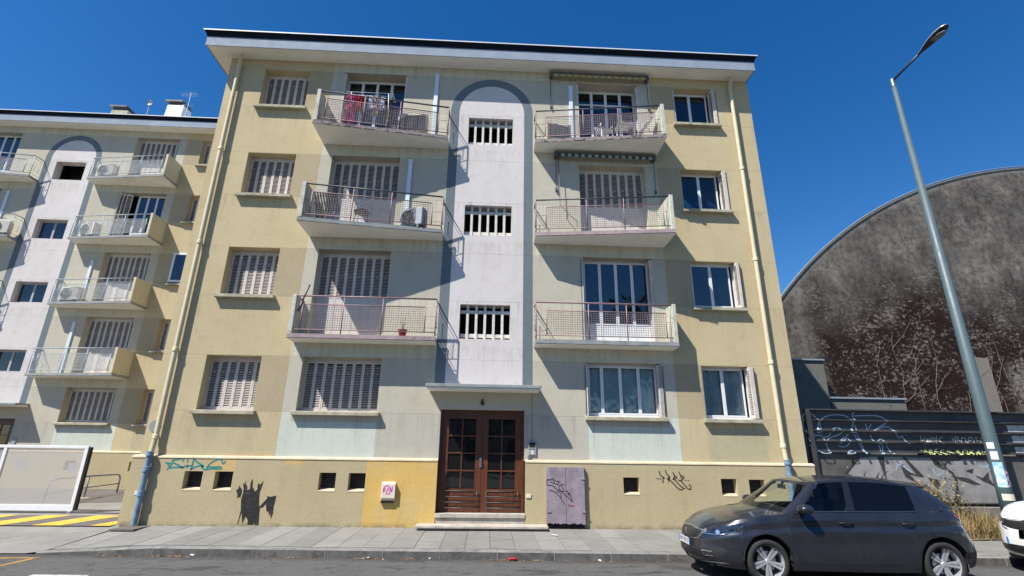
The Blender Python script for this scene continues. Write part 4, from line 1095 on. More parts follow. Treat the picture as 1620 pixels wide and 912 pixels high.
def car_line(c, pts, w, off, mb, sd=1):
    """ribbon on the body through (xn,z) points"""
    P = []
    for (a, b) in zip(pts, pts[1:]):
        for t in range(6): P.append((a[0] + (b[0] - a[0]) * t / 6, a[1] + (b[1] - a[1]) * t / 6))
    P.append(pts[-1])
    n0 = len(mb.v)
    for i, (x, z) in enumerate(P):
        x2, z2 = P[min(i + 1, len(P) - 1)]; x1, z1 = P[max(i - 1, 0)]
        d = Vector((x2 - x1, z2 - z1)); d.normalize(); nx, nz = -d.y * w / 2, d.x * w / 2
        mb.v.append(sgn(c.pt(x + nx, z + nz, off), sd)); mb.v.append(sgn(c.pt(x - nx, z - nz, off), sd))
    for i in range(len(P) - 1):
        a = n0 + 2 * i; mb.f.append((a, a + 1, a + 3, a + 2)); mb.m.append(0)

def build_car(name, loc, rz, paint, label, kindlab, plate_text, scale=1.0, detail=True, c=None):
    c = c or Car()
    root = empty(name, loc, rz, label, 'car')
    root.scale = (scale,) * 3
    XS = [0.0005, .004, .012, .03, .06, .10, .16, .23, .31, .39, .46, .50, .514, .52, .54, .58, .64, .71, .79, .86, .93, 1.01, 1.08, 1.14, 1.18, 1.2, 1.206, 1.23, 1.35, 1.6, 1.9, 2.2, 2.5, 2.8, 3.0, 3.1, 3.134, 3.14, 3.16, 3.2, 3.26, 3.33, 3.41, 3.48, 3.55, 3.63, 3.7, 3.76, 3.8, 3.82, 3.826, 3.87, 3.93, 3.99, 4.05, 4.11, 4.16, 4.2, 4.23, 4.246, 4.2495]
    NV = 22
    def zlow(xn):
        z = smooth_tab(c.zb, xn); x = c.pt(xn, .4)[0]
        for ax, ar in c.arch:
            if abs(x - ax) < ar: z = max(z, c.zc + math.sqrt(ar * ar - (x - ax) ** 2))
        return z
    mb = MB(); ring = []
    for sd in (1, -1):
        grid = []
        for xn in XS:
            zl = zlow(xn); zt = smooth_tab(c.belt, xn); colv = []
            for v in range(NV + 1):
                z = zl + (zt - zl) * v / NV
                colv.append(len(mb.v)); mb.v.append(sgn(c.pt(xn, z), sd))
            grid.append(colv)
        for i in range(len(XS) - 1):
            for v in range(NV):
                mb.f.append((grid[i][v], grid[i + 1][v], grid[i + 1][v + 1], grid[i][v + 1])); mb.m.append(0)
    # bonnet and tail deck
    fr = [1, .93, .82, .65, .4, .15, -.15, -.4, -.65, -.82, -.93, -1]
    def deck(xs, crown):
        g = []
        for xn in xs:
            p = c.pt(xn, smooth_tab(c.belt, xn)); r = []
            for f in fr:
                cr = crown(xn) * (1 - abs(f) ** 2.4)
                r.append(len(mb.v)); mb.v.append((p[0], p[1] * f, p[2] + cr))
            g.append(r)
        for i in range(len(g) - 1):
            for k in range(len(fr) - 1):
                mb.f.append((g[i][k], g[i][k + 1], g[i + 1][k + 1], g[i + 1][k])); mb.m.append(0)
    deck([x for x in XS if x <= 1.36], lambda x: lerp_tab([(0, .0), (.1, .02), (.5, .05), (1.35, .075)], x))
    deck([x for x in XS if x >= 3.7], lambda x: lerp_tab([(3.7, .06), (4.25, .0)], x))
    body = mb.build('body', paint, root, smooth=True, merge=0.0004, angle=38)
    # greenhouse
    zt = [(1.0, 1.32), (1.62, 1.385), (1.9, 1.435), (2.3, 1.465), (2.8, 1.46), (3.3, 1.41), (3.6, 1.36), (4.2, 1.28)]
    NU = 10
    side_n = 22
    def gpt(kind, t, u, off=0.0):
        """t 0..1 along the part, u 0..1 height"""
        xf = 0.98 + (1.66 - 0.98) * (u ** 0.95); wr = .800 - .19 * u ** 1.25 - 0.0 * u
        af = .34 - .14 * u; xr = 4.08 - .33 * u ** 1.3; ar = .38 - .12 * u
        if kind == 'f':
            y = wr * t; x = xf + af * (1 - (1 - t ** 2.6) ** (1 / 2.2)) if t < 1 else xf + af
        elif kind == 's':
            x = lerp_tab([(0, xf + af), (.335, 2.18 + .12 * u), (.375, 2.31 + .08 * u), (.745, 3.25 + .05 * u), (1, xr - ar)], t); y = wr
            y -= 0.05 * max(0, (t - .6) / .4) ** 2
        else:
            k = t; w2 = wr - .05; y = w2 * k; x = xr - ar * (1 - (1 - k ** 2.6) ** (1 / 2.2)) if k < 1 else xr - ar
        z0 = smooth_tab(c.belt, min(x, 4.1)) - 0.004 + (0.06 if kind != 's' else 0.0) * (1 - (y / wr) ** 2)
        z1 = smooth_tab(zt, x) + .045 * (1 - (y / wr) ** 2)
        if kind == 'f': z1 = z1
        z = z0 + (z1 - z0) * u
        return Vector((x, y, z))
    us = [0, .05, .1, .2, .35, .5, .65, .78, .88, .93, 1.0]
    tf = [0, .2, .4, .6, .75, .86, .93, .96, 1.0]
    ts = [0, .035, .06, .12, .18, .25, .30, .335, .375, .42, .5, .58, .66, .72, .745, .79, .85, .92, 1.0]
    tr = [1, .95, .86, .7, .5, .25, 0]
    def zone(kind, t0, t1, u0, u1):
        tm, um = (t0 + t1) / 2, (u0 + u1) / 2
        if kind == 'f':
            return 'windscreen' if tm < .93 and .05 < um < .93 else None
        if kind == 's':
            if not (.05 < um < .93): return None
            if .035 < tm < .335: return 'front_side_window' if not (tm < .06 and um > .75) else None
            if .375 < tm < .745: return 'rear_side_window'
            return None
        return 'rear_window' if tm < .86 and .10 < um < .88 else None
    parts = {}; roofbm = MB()
    for sd in (1, -1):
        for kind, tl in (('f', tf), ('s', ts), ('r', tr)):
            for i in range(len(tl) - 1):
                for j in range(len(us) - 1):
                    z = zone(kind, tl[i], tl[i + 1], us[j], us[j + 1])
                    key = (z, sd if kind == 's' else 0) if z else None
                    tgt = parts.setdefault(key, MB()) if key else roofbm
                    q = [gpt(kind, tl[i], us[j]), gpt(kind, tl[i + 1], us[j]), gpt(kind, tl[i + 1], us[j + 1]), gpt(kind, tl[i], us[j + 1])]
                    tgt.face([sgn(p, sd) for p in q])
    # roof skin
    loop = [gpt('f', t, 1) for t in tf] + [gpt('s', t, 1) for t in ts[1:]] + [gpt('r', t, 1) for t in tr[1:]]
    for i in range(len(loop) - 1):
        a, b = loop[i], loop[i + 1]
        F = [1, .8, .55, .3, 0]
        def rp(p, f, sd):
            z_ = p.z - .045 * (1 - (p.y / .61) ** 2) if False else p.z
            base = smooth_tab(zt, p.x)
            return (p.x, p.y * f * sd, base + .045 * (1 - min(1, (p.y * f / .61) ** 2)) if abs(p.y) > 0.3 else base + .045 * (1 - min(1, (p.y * f / .61) ** 2)))
        for sd in (1, -1):
            for f0, f1 in zip(F, F[1:]):
                roofbm.face([rp(a, f0, sd), rp(b, f0, sd), rp(b, f1, sd), rp(a, f1, sd)])
    roofbm.build('roof', paint, root, smooth=True, merge=0.0015, angle=35)
    for (z, sd), m_ in parts.items():
        mt = M['car_glass_dark'] if z in ('rear_side_window', 'rear_window') else M['car_glass']
        m_.build(z, mt, root, smooth=True, merge=0.0005)
    # window rubber trims and B pillar gloss
    for sd in (-1, 1):
        tm = MB()
        for t0, t1 in ((.335, .375),):
            for j in range(1, 9):
                q = [gpt('s', t0, us[j]), gpt('s', t1, us[j]), gpt('s', t1, us[j + 1]), gpt('s', t0, us[j + 1])]
                tm.face([(p.x, (p.y + .003) * sd, p.z) for p in q])
        path = [gpt('s', t, .048) for t in (.02, .1, .2, .335, .5, .65, .745)]
        tm.tube([(p.x, (p.y + .002) * sd, p.z) for p in path], .007, 5)
        path = [gpt('s', t, .048) for t in (.02, .1, .2, .335, .5, .65, .745)]
        ct = MB(); ct.tube([(p.x, (p.y + .009) * sd, p.z - .006) for p in path], .0045, 5); ct.build('belt_trim', M['chrome_trim'], root, smooth=True)
        path = [gpt('s', t, .935) for t in (.0, .1, .2, .335, .5, .65, .745)]
        tm.tube([(p.x, (p.y + .002) * sd, p.z) for p in path], .006, 5)
        tm.build('window_trim', M['black_gloss'], root, smooth=True)
    # rear spoiler
    sp = MB()
    base = [gpt('r', t, 1.0) for t in (.98, .8, .5, .2, 0)]
    top = [(p.x - .12, p.y, smooth_tab(zt, p.x) + .045 * (1 - (p.y / .61) ** 2) + .012) for p in base]
    low = [(p.x + .17, p.y * .97, smooth_tab(zt, p.x) + .015) for p in base]
    und = [(p.x - .02, p.y * .97, smooth_tab(zt, p.x) - .03) for p in base]
    for sd in (1, -1):
        for A, B in ((top, low), (low, und)):
            for i in range(len(base) - 1):
                sp.face([sgn(A[i], sd), sgn(A[i + 1], sd), sgn(B[i + 1], sd), sgn(B[i], sd)])
        sp.face([sgn(top[0], sd), sgn(low[0], sd), sgn(und[0], sd)])
    sp.build('spoiler', paint, root, smooth=True, merge=.001, angle=40)
    an = MB(); an.tube([(3.35, 0, 1.44), (3.42, 0, 1.53), (3.52, 0, 1.60)], [.012, .006, .003], 6); an.build('aerial', M['rubber'], root)
    # cabin
    cb = MB()
    cb.box(1.3, 3.9, -.74, .74, .45, .62)
    cb.prism([(1.08, -.72, .95), (1.50, -.74, 1.01), (1.60, -.74, .96), (1.60, -.74, .6), (1.08, -.72, .6)], (0, 1.46, 0))
    for y in (-.37, .37):
        cb.prism([(2.25, y - .24, .6), (2.30, y - .24, .8), (2.42, y - .22, 1.12), (2.56, y - .22, 1.12), (2.50, y - .24, .6)], (0, .46, 0))
        cb.prism([(2.44, y - .12, 1.13), (2.43, y - .12, 1.30), (2.50, y - .12, 1.33), (2.58, y - .12, 1.30), (2.56, y - .12, 1.13)], (0, .24, 0))
    cb.prism([(3.25, -.62, .6), (3.42, -.62, 1.15), (3.55, -.62, 1.15), (3.50, -.62, .6)], (0, 1.24, 0))
    cb.tube([(1.68, -.37 + .17 * math.cos(t), 1.0 + .165 * math.sin(t)) for t in [i * math.pi / 8 for i in range(17)]], .014, 6)
    cb.prism([(1.62, -.11, 1.36), (1.62, .11, 1.36), (1.62, .12, 1.29), (1.62, -.12, 1.29)], (.03, 0, 0))
    cb.bar((1.64, 0, 1.36), (1.70, 0, 1.42), .03)
    cb.build('cabin_interior', M['cabin'], root, bevel=.02)
    # under tray, wheel wells
    ut = MB(); ut.box(.3, 4.0, -.62, .62, .17, .5); ut.box(1.25, 3.08, -.80, .80, .19, .5); ut.box(.12, .5, -.55, .55, .2, .5); ut.box(3.9, 4.1, -.6, .6, .3, .6)
    for ax, ar in c.arch:
        for sd in (1, -1):
            n = 16
            for i in range(n):
                t0, t1 = math.pi * i / n, math.pi * (i + 1) / n
                a = (ax + ar * math.cos(t0), c.zc + ar * math.sin(t0)); b = (ax + ar * math.cos(t1), c.zc + ar * math.sin(t1))
                ut.face([(a[0], .885 * sd, a[1]), (b[0], .885 * sd, b[1]), (b[0], .55 * sd, b[1]), (a[0], .55 * sd, a[1])])
            ut.face([(ax + ar * math.cos(math.pi * i / n), .60 * sd, c.zc + ar * math.sin(math.pi * i / n)) for i in range(n + 1)])
    ut.build('underbody', M['rubber'], root)
    # wheels
    tp = [(.228, -.088), (.232, -.10), (.27, -.108), (.294, -.10), (.308, -.085), (.315, -.06), (.316, 0), (.315, .06), (.308, .085), (.29, .10), (.23, .095)]
    tyre_me = MB().lathe(tp, 40, 'y').mesh('tyre', M['tyre'], smooth=True)
    rm = MB()
    rm.lathe([(.230, -.088), (.227, -.078), (.218, -.055), (.212, .06)], 40, 'y')
    rm.lathe([(.212, .02), (.0, .02)], 24, 'y', m=1)
    rm.lathe([(.0, -.062), (.030, -.060), (.036, -.05), (.05, -.04), (.056, .0)], 20, 'y')
    for k in range(5):
        a = 2 * math.pi * k / 5 + .3
        for dd in (-1, 1):
            a0, a1 = a + dd * .36, a + dd * .135
            p0 = Vector((.036 * math.cos(a0), -.052, .036 * math.sin(a0))); p1 = Vector((.216 * math.cos(a1), -.072, .216 * math.sin(a1)))
            d = (p1 - p0).normalized(); sde = Vector((-math.sin((a0 + a1) / 2), 0, math.cos((a0 + a1) / 2)))
            w0, w1 = .011, .021
            A = [p0 - sde * w0, p0 + sde * w0, p1 + sde * w1, p1 - sde * w1]
            rm.prism([tuple(q) for q in A], (0, .03, 0))
    rim_me = rm.mesh('rim', [M['alloy'], M['rubber']], smooth=True, angle=30)
    bd = MB().lathe([(0, .0), (.14, .0), (.14, .02), (0, .02)], 24, 'y').mesh('brake_disc', M['steel'], smooth=True, angle=30)
    for ax, ar in c.arch:
        for sd in (-1, 1):
            w = bpy.data.objects.new('wheel', tyre_me); w.name = 'wheel'; col.objects.link(w); w.parent = root
            w.location = (ax, sd * .775, .315); w.rotation_euler = (0, random.random() * 2, 0) if sd < 0 else (0, 0, math.pi)
            r_ = inst('rim', rim_me, w); b_ = inst('brake_disc', bd, w, (0, -.01, 0))
    # shut lines (both sides)
    for sd in (-1, 1):
        for pts, w in (([(1.30, .95), (1.285, .8), (1.29, .5), (1.33, .30)], .008), ([(2.235, .99), (2.27, .88), (2.28, .6), (2.26, .30)], .008),
                       ([(3.26, 1.0), (3.29, .90), (3.27, .72), (3.20, .55), (3.10, .42), (3.02, .32)], .009), ([(1.33, .30), (1.8, .295), (2.5, .295), (3.02, .32)], .007),
                       ([(.66, .885), (.80, .80), (.88, .715)], .006), ([(3.80, .74), (3.83, .85), (3.84, .92)], .006)):
            sl = MB(); car_line(c, pts, w, .0015, sl, sd); sl.build('panel_seam', M['seam'], root)
    for sd in (-1, 1):
        for hx in (2.10, 3.04):
            hb = MB(); p = c.pt(hx, .866)
            hb.tube([(hx - .10, (p.y - .003) * sd, .860), (hx - .07, (p.y + .028) * sd, .863), (hx, (p.y + .032) * sd, .866), (hx + .07, (p.y + .028) * sd, .868), (hx + .10, (p.y - .003) * sd, .866)], .012, 8)
            h = hb.build('door_handle', paint, root, smooth=True)
            rc = MB(); rc.prism([(hx + .055 * math.cos(a), (p.y + .0015) * sd, .874 + .030 * math.sin(a)) for a in [i * math.pi / 6 for i in range(12)]], (0, .002 * sd, 0))
            rc.build('handle_recess', M['seam'], h)
        # mirror
        mr = MB(); n = 12
        cx, cy, cz = 1.45, .965 * sd, 1.055
        prof = [(-.085, .2), (-.08, .6), (-.05, .9), (0, 1.0), (.05, .98), (.085, .9), (.09, .85)]
        for (dx, s_) in prof:
            for k in range(n):
                a = 2 * math.pi * k / n
                mr.v.append((cx + dx + .02 * math.cos(a) * 0, cy + .115 * s_ * math.cos(a), cz + .068 * s_ * math.sin(a)))
        for i in range(len(prof) - 1):
            for k in range(n):
                a = i * n + k; b = i * n + (k + 1) % n
                mr.f.append((a, b, b + n, a + n)); mr.m.append(0)
        mr.f.append(tuple(range(n))); mr.m.append(0)
        mr.f.append(tuple(range((len(prof) - 1) * n, len(prof) * n))); mr.m.append(1)
        mo = mr.build('wing_mirror', [paint, M['mirror']], root, smooth=True, angle=50)
        st = MB(); st.prism([(1.41, .79 * sd, .985), (1.50, .79 * sd, .985), (1.49, .88 * sd, 1.015), (1.43, .88 * sd, 1.015)], (0, 0, .03)); st.build('mirror_arm', M['black_gloss'], mo)
        # headlight
        cols = []
        for i in range(13):
            t = i / 12; xn = .055 + (.62 - .055) * t ** 1.15
            zl = c.gz + lerp_tab([(0, .63), (.45, .635), (.75, .69), (1, .825)], t); zh = c.gz + lerp_tab([(0, .672), (.3, .735), (.6, .79), (1, .845)], t)
            cols.append((xn, zl, zh))
        hl = car_patch(c, cols, 6, .004, 'headlight', M['headlamp'], root, sides=(sd,))[0]
        for xn in (.12, .26):
            lens = MB()
            p = c.pt(xn, .682 + c.gz, .006); q = c.pt(xn, .682 + c.gz, .012)
            nn = (q - p).normalized(); p = sgn(p, sd); nn = Vector(sgn(nn, sd))
            u = nn.cross(Vector((0, 0, 1))).normalized(); v = u.cross(nn)
            lens.face([tuple(Vector(p) + nn * .003 + (u * math.cos(a) + v * math.sin(a)) * .034) for a in [k * math.pi / 8 for k in range(16)]])
            lens.build('lamp_lens', M['mirror'], hl)
        dl = MB(); car_line(c, [(a, b + .012) for a, b, _ in cols[1:12]], .008, .0065, dl, sd); dl.build('running_light', M['chrome'], hl)
        # rear light
        cols = [(3.86 + .30 * t, lerp_tab([(0, .975), (.4, .90), (1, .85)], t), lerp_tab([(0, .99), (.4, 1.01), (1, .98)], t)) for t in [i / 8 for i in range(9)]]
        car_patch(c, cols, 4, .006, 'tail_light', M['tail_red'], root, sides=(sd,))
        # fog recess
        cols = [(xn, lerp_tab([(.10, .33), (.2, .325), (.30, .36), (.36, .42)], xn), lerp_tab([(.10, .45), (.2, .475), (.30, .48), (.36, .44)], xn)) for xn in (.10, .13, .17, .21, .25, .29, .33, .36)]
        fg = car_patch(c, cols, 4, .003, 'fog_lamp_surround', M['black_plastic'], root, sides=(sd,))[0]
        ff = MB(); car_line(c, [(.10, .405), (.2, .405)], .014, .008, ff, sd); car_line(c, [(.13, .345), (.2, .345)], .012, .008, ff, sd)
        ff.build('fog_trim', M['chrome'], fg)
        # side repeater/rear arch bumper corner
    # grille (front centre): wraps both sides
    def front_cols(ymax, zl, zh, n=14, yofz=None):
        out = []
        for i in range(n + 1):
            y = -ymax + 2 * ymax * i / n
            out.append((y, zl(abs(y) / ymax), zh(abs(y) / ymax)))
        return out
    def front_patch(cols, rows, off, nm, mt, parent):
        mb = MB()
        for (y, zl, zh) in cols:
            for r in range(rows + 1):
                z = zl + (zh - zl) * r / rows
                p = c.pt(max(c.xn_of_y(y, z), .0005), z, off); mb.v.append((p.x, y, p.z))
        k = rows + 1
        for i in range(len(cols) - 1):
            for r in range(rows):
                a = i * k + r; mb.f.append((a, a + 1, a + k + 1, a + k)); mb.m.append(0)
        return mb.build(nm, mt, parent, smooth=True)
    gcol = front_cols(.44, lambda a: .548 + .04 * a ** 2 + c.gz, lambda a: .685 - .015 * a + c.gz)
    gr = front_patch(gcol, 6, .003, 'grille', M['black_plastic'], root)
    def front_bar(zf, ymax, r, nm, mt, parent, off=.008):
        b = MB(); P = []
        for i in range(17):
            y = -ymax + 2 * ymax * i / 16; z = zf(abs(y) / ymax)
            p = c.pt(max(c.xn_of_y(y, z), .0005), z, off); P.append((p.x, y, z))
        b.tube(P, r, 6); return b.build(nm, mt, parent, smooth=True)
    for k in range(5):
        front_bar(lambda a, k=k: c.gz + .568 + .026 * k + .028 * a * a * (1 - k / 5), .41 - .0 * k, .0045, 'grille_bar', M['black_gloss'], gr)
    b = MB(); P = []
    for i in range(25):
        y = -.45 + .9 * i / 24; z = .696 - .012 * (abs(y) / .45) + c.gz
        p = c.pt(max(c.xn_of_y(y, z), .0005), z, .006); P.append((p.x, y, z))
    for y in (.445, .40, .33, .25):
        z = c.gz + lerp_tab([(.25, .541), (.33, .548), (.40, .568), (.445, .62)], y); p = c.pt(c.xn_of_y(y, z), z, .006); P.append((p.x, y, z))
    b.tube(P, .009, 6)
    P2 = [(x, -y, z) for x, y, z in P[-4:]]
    b.tube([(P[0][0], P[0][1], P[0][2])] + P2, .009, 6)
    b.build('grille_frame', M['chrome'], root, smooth=True)
    lg = front_patch(front_cols(.62, lambda a: .30 + .02 * a, lambda a: .43 - .03 * a * a), 4, .003, 'lower_intake', M['black_plastic'], root)
    for k in range(3): front_bar(lambda a, k=k: .33 + .03 * k, .56 - .02 * k, .006, 'intake_bar', M['black_gloss'], lg)
    front_bar(lambda a: .235 + .02 * a * a, .74, .014, 'front_lip', M['black_plastic'], root, .01)
    # number plate
    if plate_text is not None:
        px = c.pt(.0005, .48)[0] - .012
        pl = MB(); pl.box(px - .006, px, -.26, .26, .435, .535); pl.box(px - .0075, px - .0005, -.26, -.222, .435, .535, 1); pl.box(px - .0075, px - .0005, .222, .26, .435, .535, 1)
        po = pl.build('number_plate', [M['plate_white'], M['plate_blue']], root)
        if plate_text: text_mesh('plate_text', plate_text, .105, .0005, M['ink'], po, Matrix.Translation((px - .009, 0, .485)) @ Matrix(((0, 0, -1, 0), (-1, 0, 0, 0), (0, 1, 0, 0), (0, 0, 0, 1))) @ Matrix.Scale(.80, 4, (1, 0, 0)))
    # badge: small standing lion outline
    if detail:
        z0 = .615; x0 = c.pt(.0005, z0)[0] - .012
        pts = [(-.030, .040), (-.010, .050), (.005, .045), (.020, .052), (.030, .040), (.012, .030), (.030, .018), (.010, .010), (.024, -.008), (.006, -.006), (.020, -.040), (.006, -.044), (-.006, -.016), (-.016, -.044), (-.026, -.040), (-.016, -.006), (-.024, .012), (-.012, .028)]
        bb = MB(); bb.prism([(x0, y, z0 + z) for y, z in pts], (-.006, 0, 0)); bb.build('badge', M['chrome'], root)
    # rear bumper lower black, rear plate
    cols = [(3.86 + (4.2495 - 3.86) * i / 8, .29, .48) for i in range(9)]
    car_patch(c, cols, 3, .004, 'rear_bumper_insert', M['black_plastic'], root, sides=(-1, 1))
    return root
# ------------------------------------------------------------------ gas box, cabinet
r = empty('gas_meter_box', (-2.16, -.08, .53), 0, 'small cream box with magenta scribble on the orange wall patch', 'meter box')
mb = MB(); mb.prism([(-.15, 0, -.01), (-.15, 0, .40), (-.13, -.09, .36), (-.13, -.09, .06), (-.15, -.03, .0)], (.30, 0, 0)); mb.build('body', M['plastic_cream'], r, bevel=.012)
strokes('scribble', [[(-.10, .17), (-.08, .33), (-.05, .20), (-.10, .24)], [(-.06, .30), (.01, .33), (.03, .28), (-.05, .15), (.05, .15)], [(.05, .15), (.05, .32), (.09, .16), (.10, .31)]], .018, -.093, M['magenta'], r)
mb = MB(); mb.box(-.14, .14, -.06, 0, -.04, -.012); mb.build('foot', M['seam'], r)
r = empty('electrical_cabinet', (0, 0, 0), 0, 'mauve rusted two door metal cabinet with a black tag beside the entrance', 'cabinet')
mb = MB(); mb.box(1.37, 2.25, -.15, -.083, .12, 1.285); mb.box(1.40, 2.22, -.12, -.083, -.05, .12, 1); mb.build('frame', [M['cabinet'], M['dark']], r, bevel=.004)
for a, c in ((1.385, 1.805), (1.815, 2.235)):
    mb = MB(); n = 30
    xs = [a + (c - a) * i / 12 for i in range(13)]
    low = [(x, .09 + random.uniform(0, .035)) for x in xs]
    mb.prism([(x, -.15, z) for x, z in low] + [(c, -.15, 1.275), (a, -.15, 1.275)], (0, -.018, 0)); lf = mb.build('cabinet_door', M['cabinet'], r)
    mb = MB()
    for rr_ in range(4):
        for q in range(7):
            x = a + .07 + q * .045 + (rr_ % 2) * .02; z = 1.19 - rr_ * .035
            mb.prism([(x + .008 * math.cos(t * math.pi / 3), -.1685, z + .008 * math.sin(t * math.pi / 3)) for t in range(6)], (0, -.0008, 0))
    mb.build('vent_holes', M['ink'], lf)
mb = MB()
for x in (1.38, 2.16):
    for z in (.33, 1.02): mb.box(x, x + .09, -.182, -.166, z, z + .035)
mb.build('hinges', M['cabinet'], r, bevel=.004)
strokes('graffiti_tag', CAB, .017, -.1705, M['ink'], r); strokes('red_scribble', CABR, .014, -.1705, M['red'], r)

# ------------------------------------------------------------------ things on the balconies
def ac(loc, rz, label, w=.80, h=.56, d=.28, round_=True, bm_='plastic_cream'):
    r = empty('air_conditioner', loc, rz, label, 'air conditioner', 'air conditioner units on the balconies')
    mb = MB(); mb.box(-w / 2, w / 2, -d / 2, d / 2, .08, .08 + h); mb.build('body', M[bm_], r, bevel=.015)
    mb = MB(); cx = -w * .12; cz = .08 + h / 2; R0 = h * .43
    if round_:
        mb.lathe([(R0, 0), (R0, -.02), (R0 - .015, -.022), (R0 - .02, 0), (0, 0)], 28, 'y', (cx, -d / 2 - .002, cz), ms=[0, 0, 0, 1])
        for q in range(1, 5): mb.lathe([(R0 * q / 5, -.016), (R0 * q / 5 + .006, -.020), (R0 * q / 5 + .012, -.016)], 24, 'y', (cx, -d / 2, cz))
        for k in range(8): a = k * math.pi / 4; mb.bar((cx, -d / 2 - .018, cz), (cx + R0 * math.cos(a), -d / 2 - .018, cz + R0 * math.sin(a)), .006, .006)
    else:
        mb.box(-w / 2 + .05, w / 2 - .05, -d / 2 - .004, -d / 2 - .001, .13, .03 + h, 1)
        for k in range(16): z = .14 + k * (h - .12) / 16; mb.box(-w / 2 + .05, w / 2 - .05, -d / 2 - .014, -d / 2 - .004, z, z + .008)
        for k in range(14): x = -w / 2 + .06 + k * (w - .12) / 13; mb.box(x, x + .006, -d / 2 - .018, -d / 2 - .014, .13, .03 + h)
    mb.build('fan_grille', [M['plastic_grey'], M['dark']], r, smooth=round_, angle=40 if round_ else None)
    for q in (-w / 2 + .08, w / 2 - .14): mb = MB(); mb.box(q, q + .06, -d / 2, d / 2, 0, .08); mb.build('foot', M['steel_dark'], r)
    return r
F1, F2, F3 = 4.182, 6.977, 9.772
ac((-2.27, -.34, F3), 0, 'pale air conditioner with square grille on the top left balcony beside the washing', round_=False)
ac((-2.05, -.33, F2), R(-24), 'air conditioner with round fan on the middle left balcony of the near block', w=.66, h=.48, bm_='plastic_grey')
ac((1.76, -.26, F3), R(8), 'cream air conditioner at the arch end of the top right balcony', w=.70, h=.50, round_=False)
LX, LY = -18.53, 8.0
ac((LX + 1.75, LY - .30, F3 + 2.795), R(-10), 'air conditioner on the topmost right balcony of the left block')
ac((LX + 1.75, LY - .30, F3), R(-20), 'air conditioner standing on the left block second balcony from the top')
ac((LX + 1.80, LY - .30, F2), R(-10), 'round air conditioner on the left block third balcony from the top')
ac((LX - 1.80, LY - .40, F3), R(15), 'air conditioner behind green screen on far left balcony of the left block')

def garment(loc, w, h, mat, label, cat, taper=.1, sleeves=False):
    mb = MB(); n, m_ = 8, 10
    for i in range(n + 1):
        for j in range(m_ + 1):
            u, v = i / n - .5, j / m_
            ww = w * (1 - taper * (1 - v) * 0 + taper * v)
            mb.v.append((u * ww, .025 * math.sin(u * 15 + v * 2) + .012 * math.sin(v * 9 + u * 6), -h * v - .03 * abs(u) * (1 - v) * 2))
    for i in range(n):
        for j in range(m_):
            a = i * (m_ + 1) + j; mb.f.append((a, a + 1, a + m_ + 2, a + m_ + 1)); mb.m.append(0)
    o = mb.build('hanging_garment', mat, None, smooth=True, loc=loc)
    s_ = o.modifiers.new('cloth', 'SOLIDIFY'); s_.thickness = .012
    tag(o, label, cat, 'washing on the top left balcony')
LZ = 10.80; LYY = -.72
G = [(-3.92, .20, .95, (.42, .03, .16), 'long magenta dress hanging at the left of the washing', 'dress', .5), (-3.70, .18, .55, (.45, .02, .035), 'short red top hanging beside the magenta dress', 'top', .1),
     (-3.56, .16, .62, (.09, .11, .18), 'dark blue trousers between the red and white washing', 'trousers', .0), (-3.42, .16, .42, (.62, .64, .72), 'pale blue shirt hanging in the middle of the washing', 'shirt', .2),
     (-3.27, .15, .62, (.50, .40, .36), 'beige garment hanging right of the pale blue shirt', 'shirt', .1), (-3.10, .17, .40, (.66, .66, .72), 'white towel near the right end of the washing', 'towel', .0),
     (-2.93, .20, .92, (.028, .026, .034), 'long black garment at the right end of the washing', 'dress', .2)]
for i, (x, w, h, c, lab, cat, tp) in enumerate(G):
    garment((x, LYY + .02 * i, LZ), w, h, simple('cloth_' + cat + str(i), c, .9, var=.3, sc=12), lab, cat, tp)
r = empty('drying_rack', (-3.42, -.62, F3), 0, 'metal drying rack holding the washing on the top left balcony', 'drying rack')
mb = MB()
for y in (-.16, -.04, .08, .18): mb.tube([(-.62, y, 1.035), (.62, y, 1.035)], .005, 5)
mb.tube([(-.62, -.18, 1.03), (-.62, .2, 1.03)], .008, 6); mb.tube([(.62, -.18, 1.03), (.62, .2, 1.03)], .008, 6); mb.build('top', M['plastic_white'], r, smooth=True)
for x in (-.5, .5):
    mb = MB(); mb.tube([(x, -.16, 1.03), (x, .2, .0)], .009, 6); mb.tube([(x, .18, 1.03), (x, -.1, .0)], .009, 6); mb.build('leg', M['plastic_white'], r, smooth=True)
mb = MB(); mb.box(-2.96, -2.70, -.55, -.35, F3, F3 + .2); tag(mb.build('plastic_tub', M['plastic_white'], bevel=.02), 'small white tub on the floor of the top left balcony', 'tub')

def chair(loc, rz, label, mat, seat=None, cat='chair', group=None):
    r = empty('chair', loc, rz, label, cat, group); sm = seat or mat
    mb = MB(); mb.prism([(-.22, -.22, .43), (.22, -.22, .43), (.20, .20, .42), (-.20, .20, .42)], (0, 0, .03)); mb.build('seat', sm, r, bevel=.01)
    mb = MB()
    for i in range(5): x = -.17 + .085 * i; mb.bar((x, .20, .45), (x * 1.1, .31, .84), .035, .012)
    mb.bar((-.22, .315, .85), (.22, .315, .85), .05, .02); mb.build('backrest', sm, r, bevel=.004)
    for x in (-.2, .2):
        for y, y2 in ((-.2, -.25), (.18, .26)):
            mb = MB(); mb.bar((x, y, .43), (x * 1.15, y2, 0), .03, .03); mb.build('leg', mat, r)
    for x in (-.23, .23):
        mb = MB(); mb.tube([(x, -.2, .44), (x, -.22, .64), (x, .26, .66)], .014, 6); mb.build('armrest', mat, r, smooth=True)
    return r
chair((3.02, -.46, F3), R(15), 'white plastic chair in the middle of the top right balcony', M['plastic_white']).scale = (.78, .78, .70)
r = empty('folding_table', (3.62, -.50, F3), 0, 'low white table between the chairs on the top right balcony', 'table')
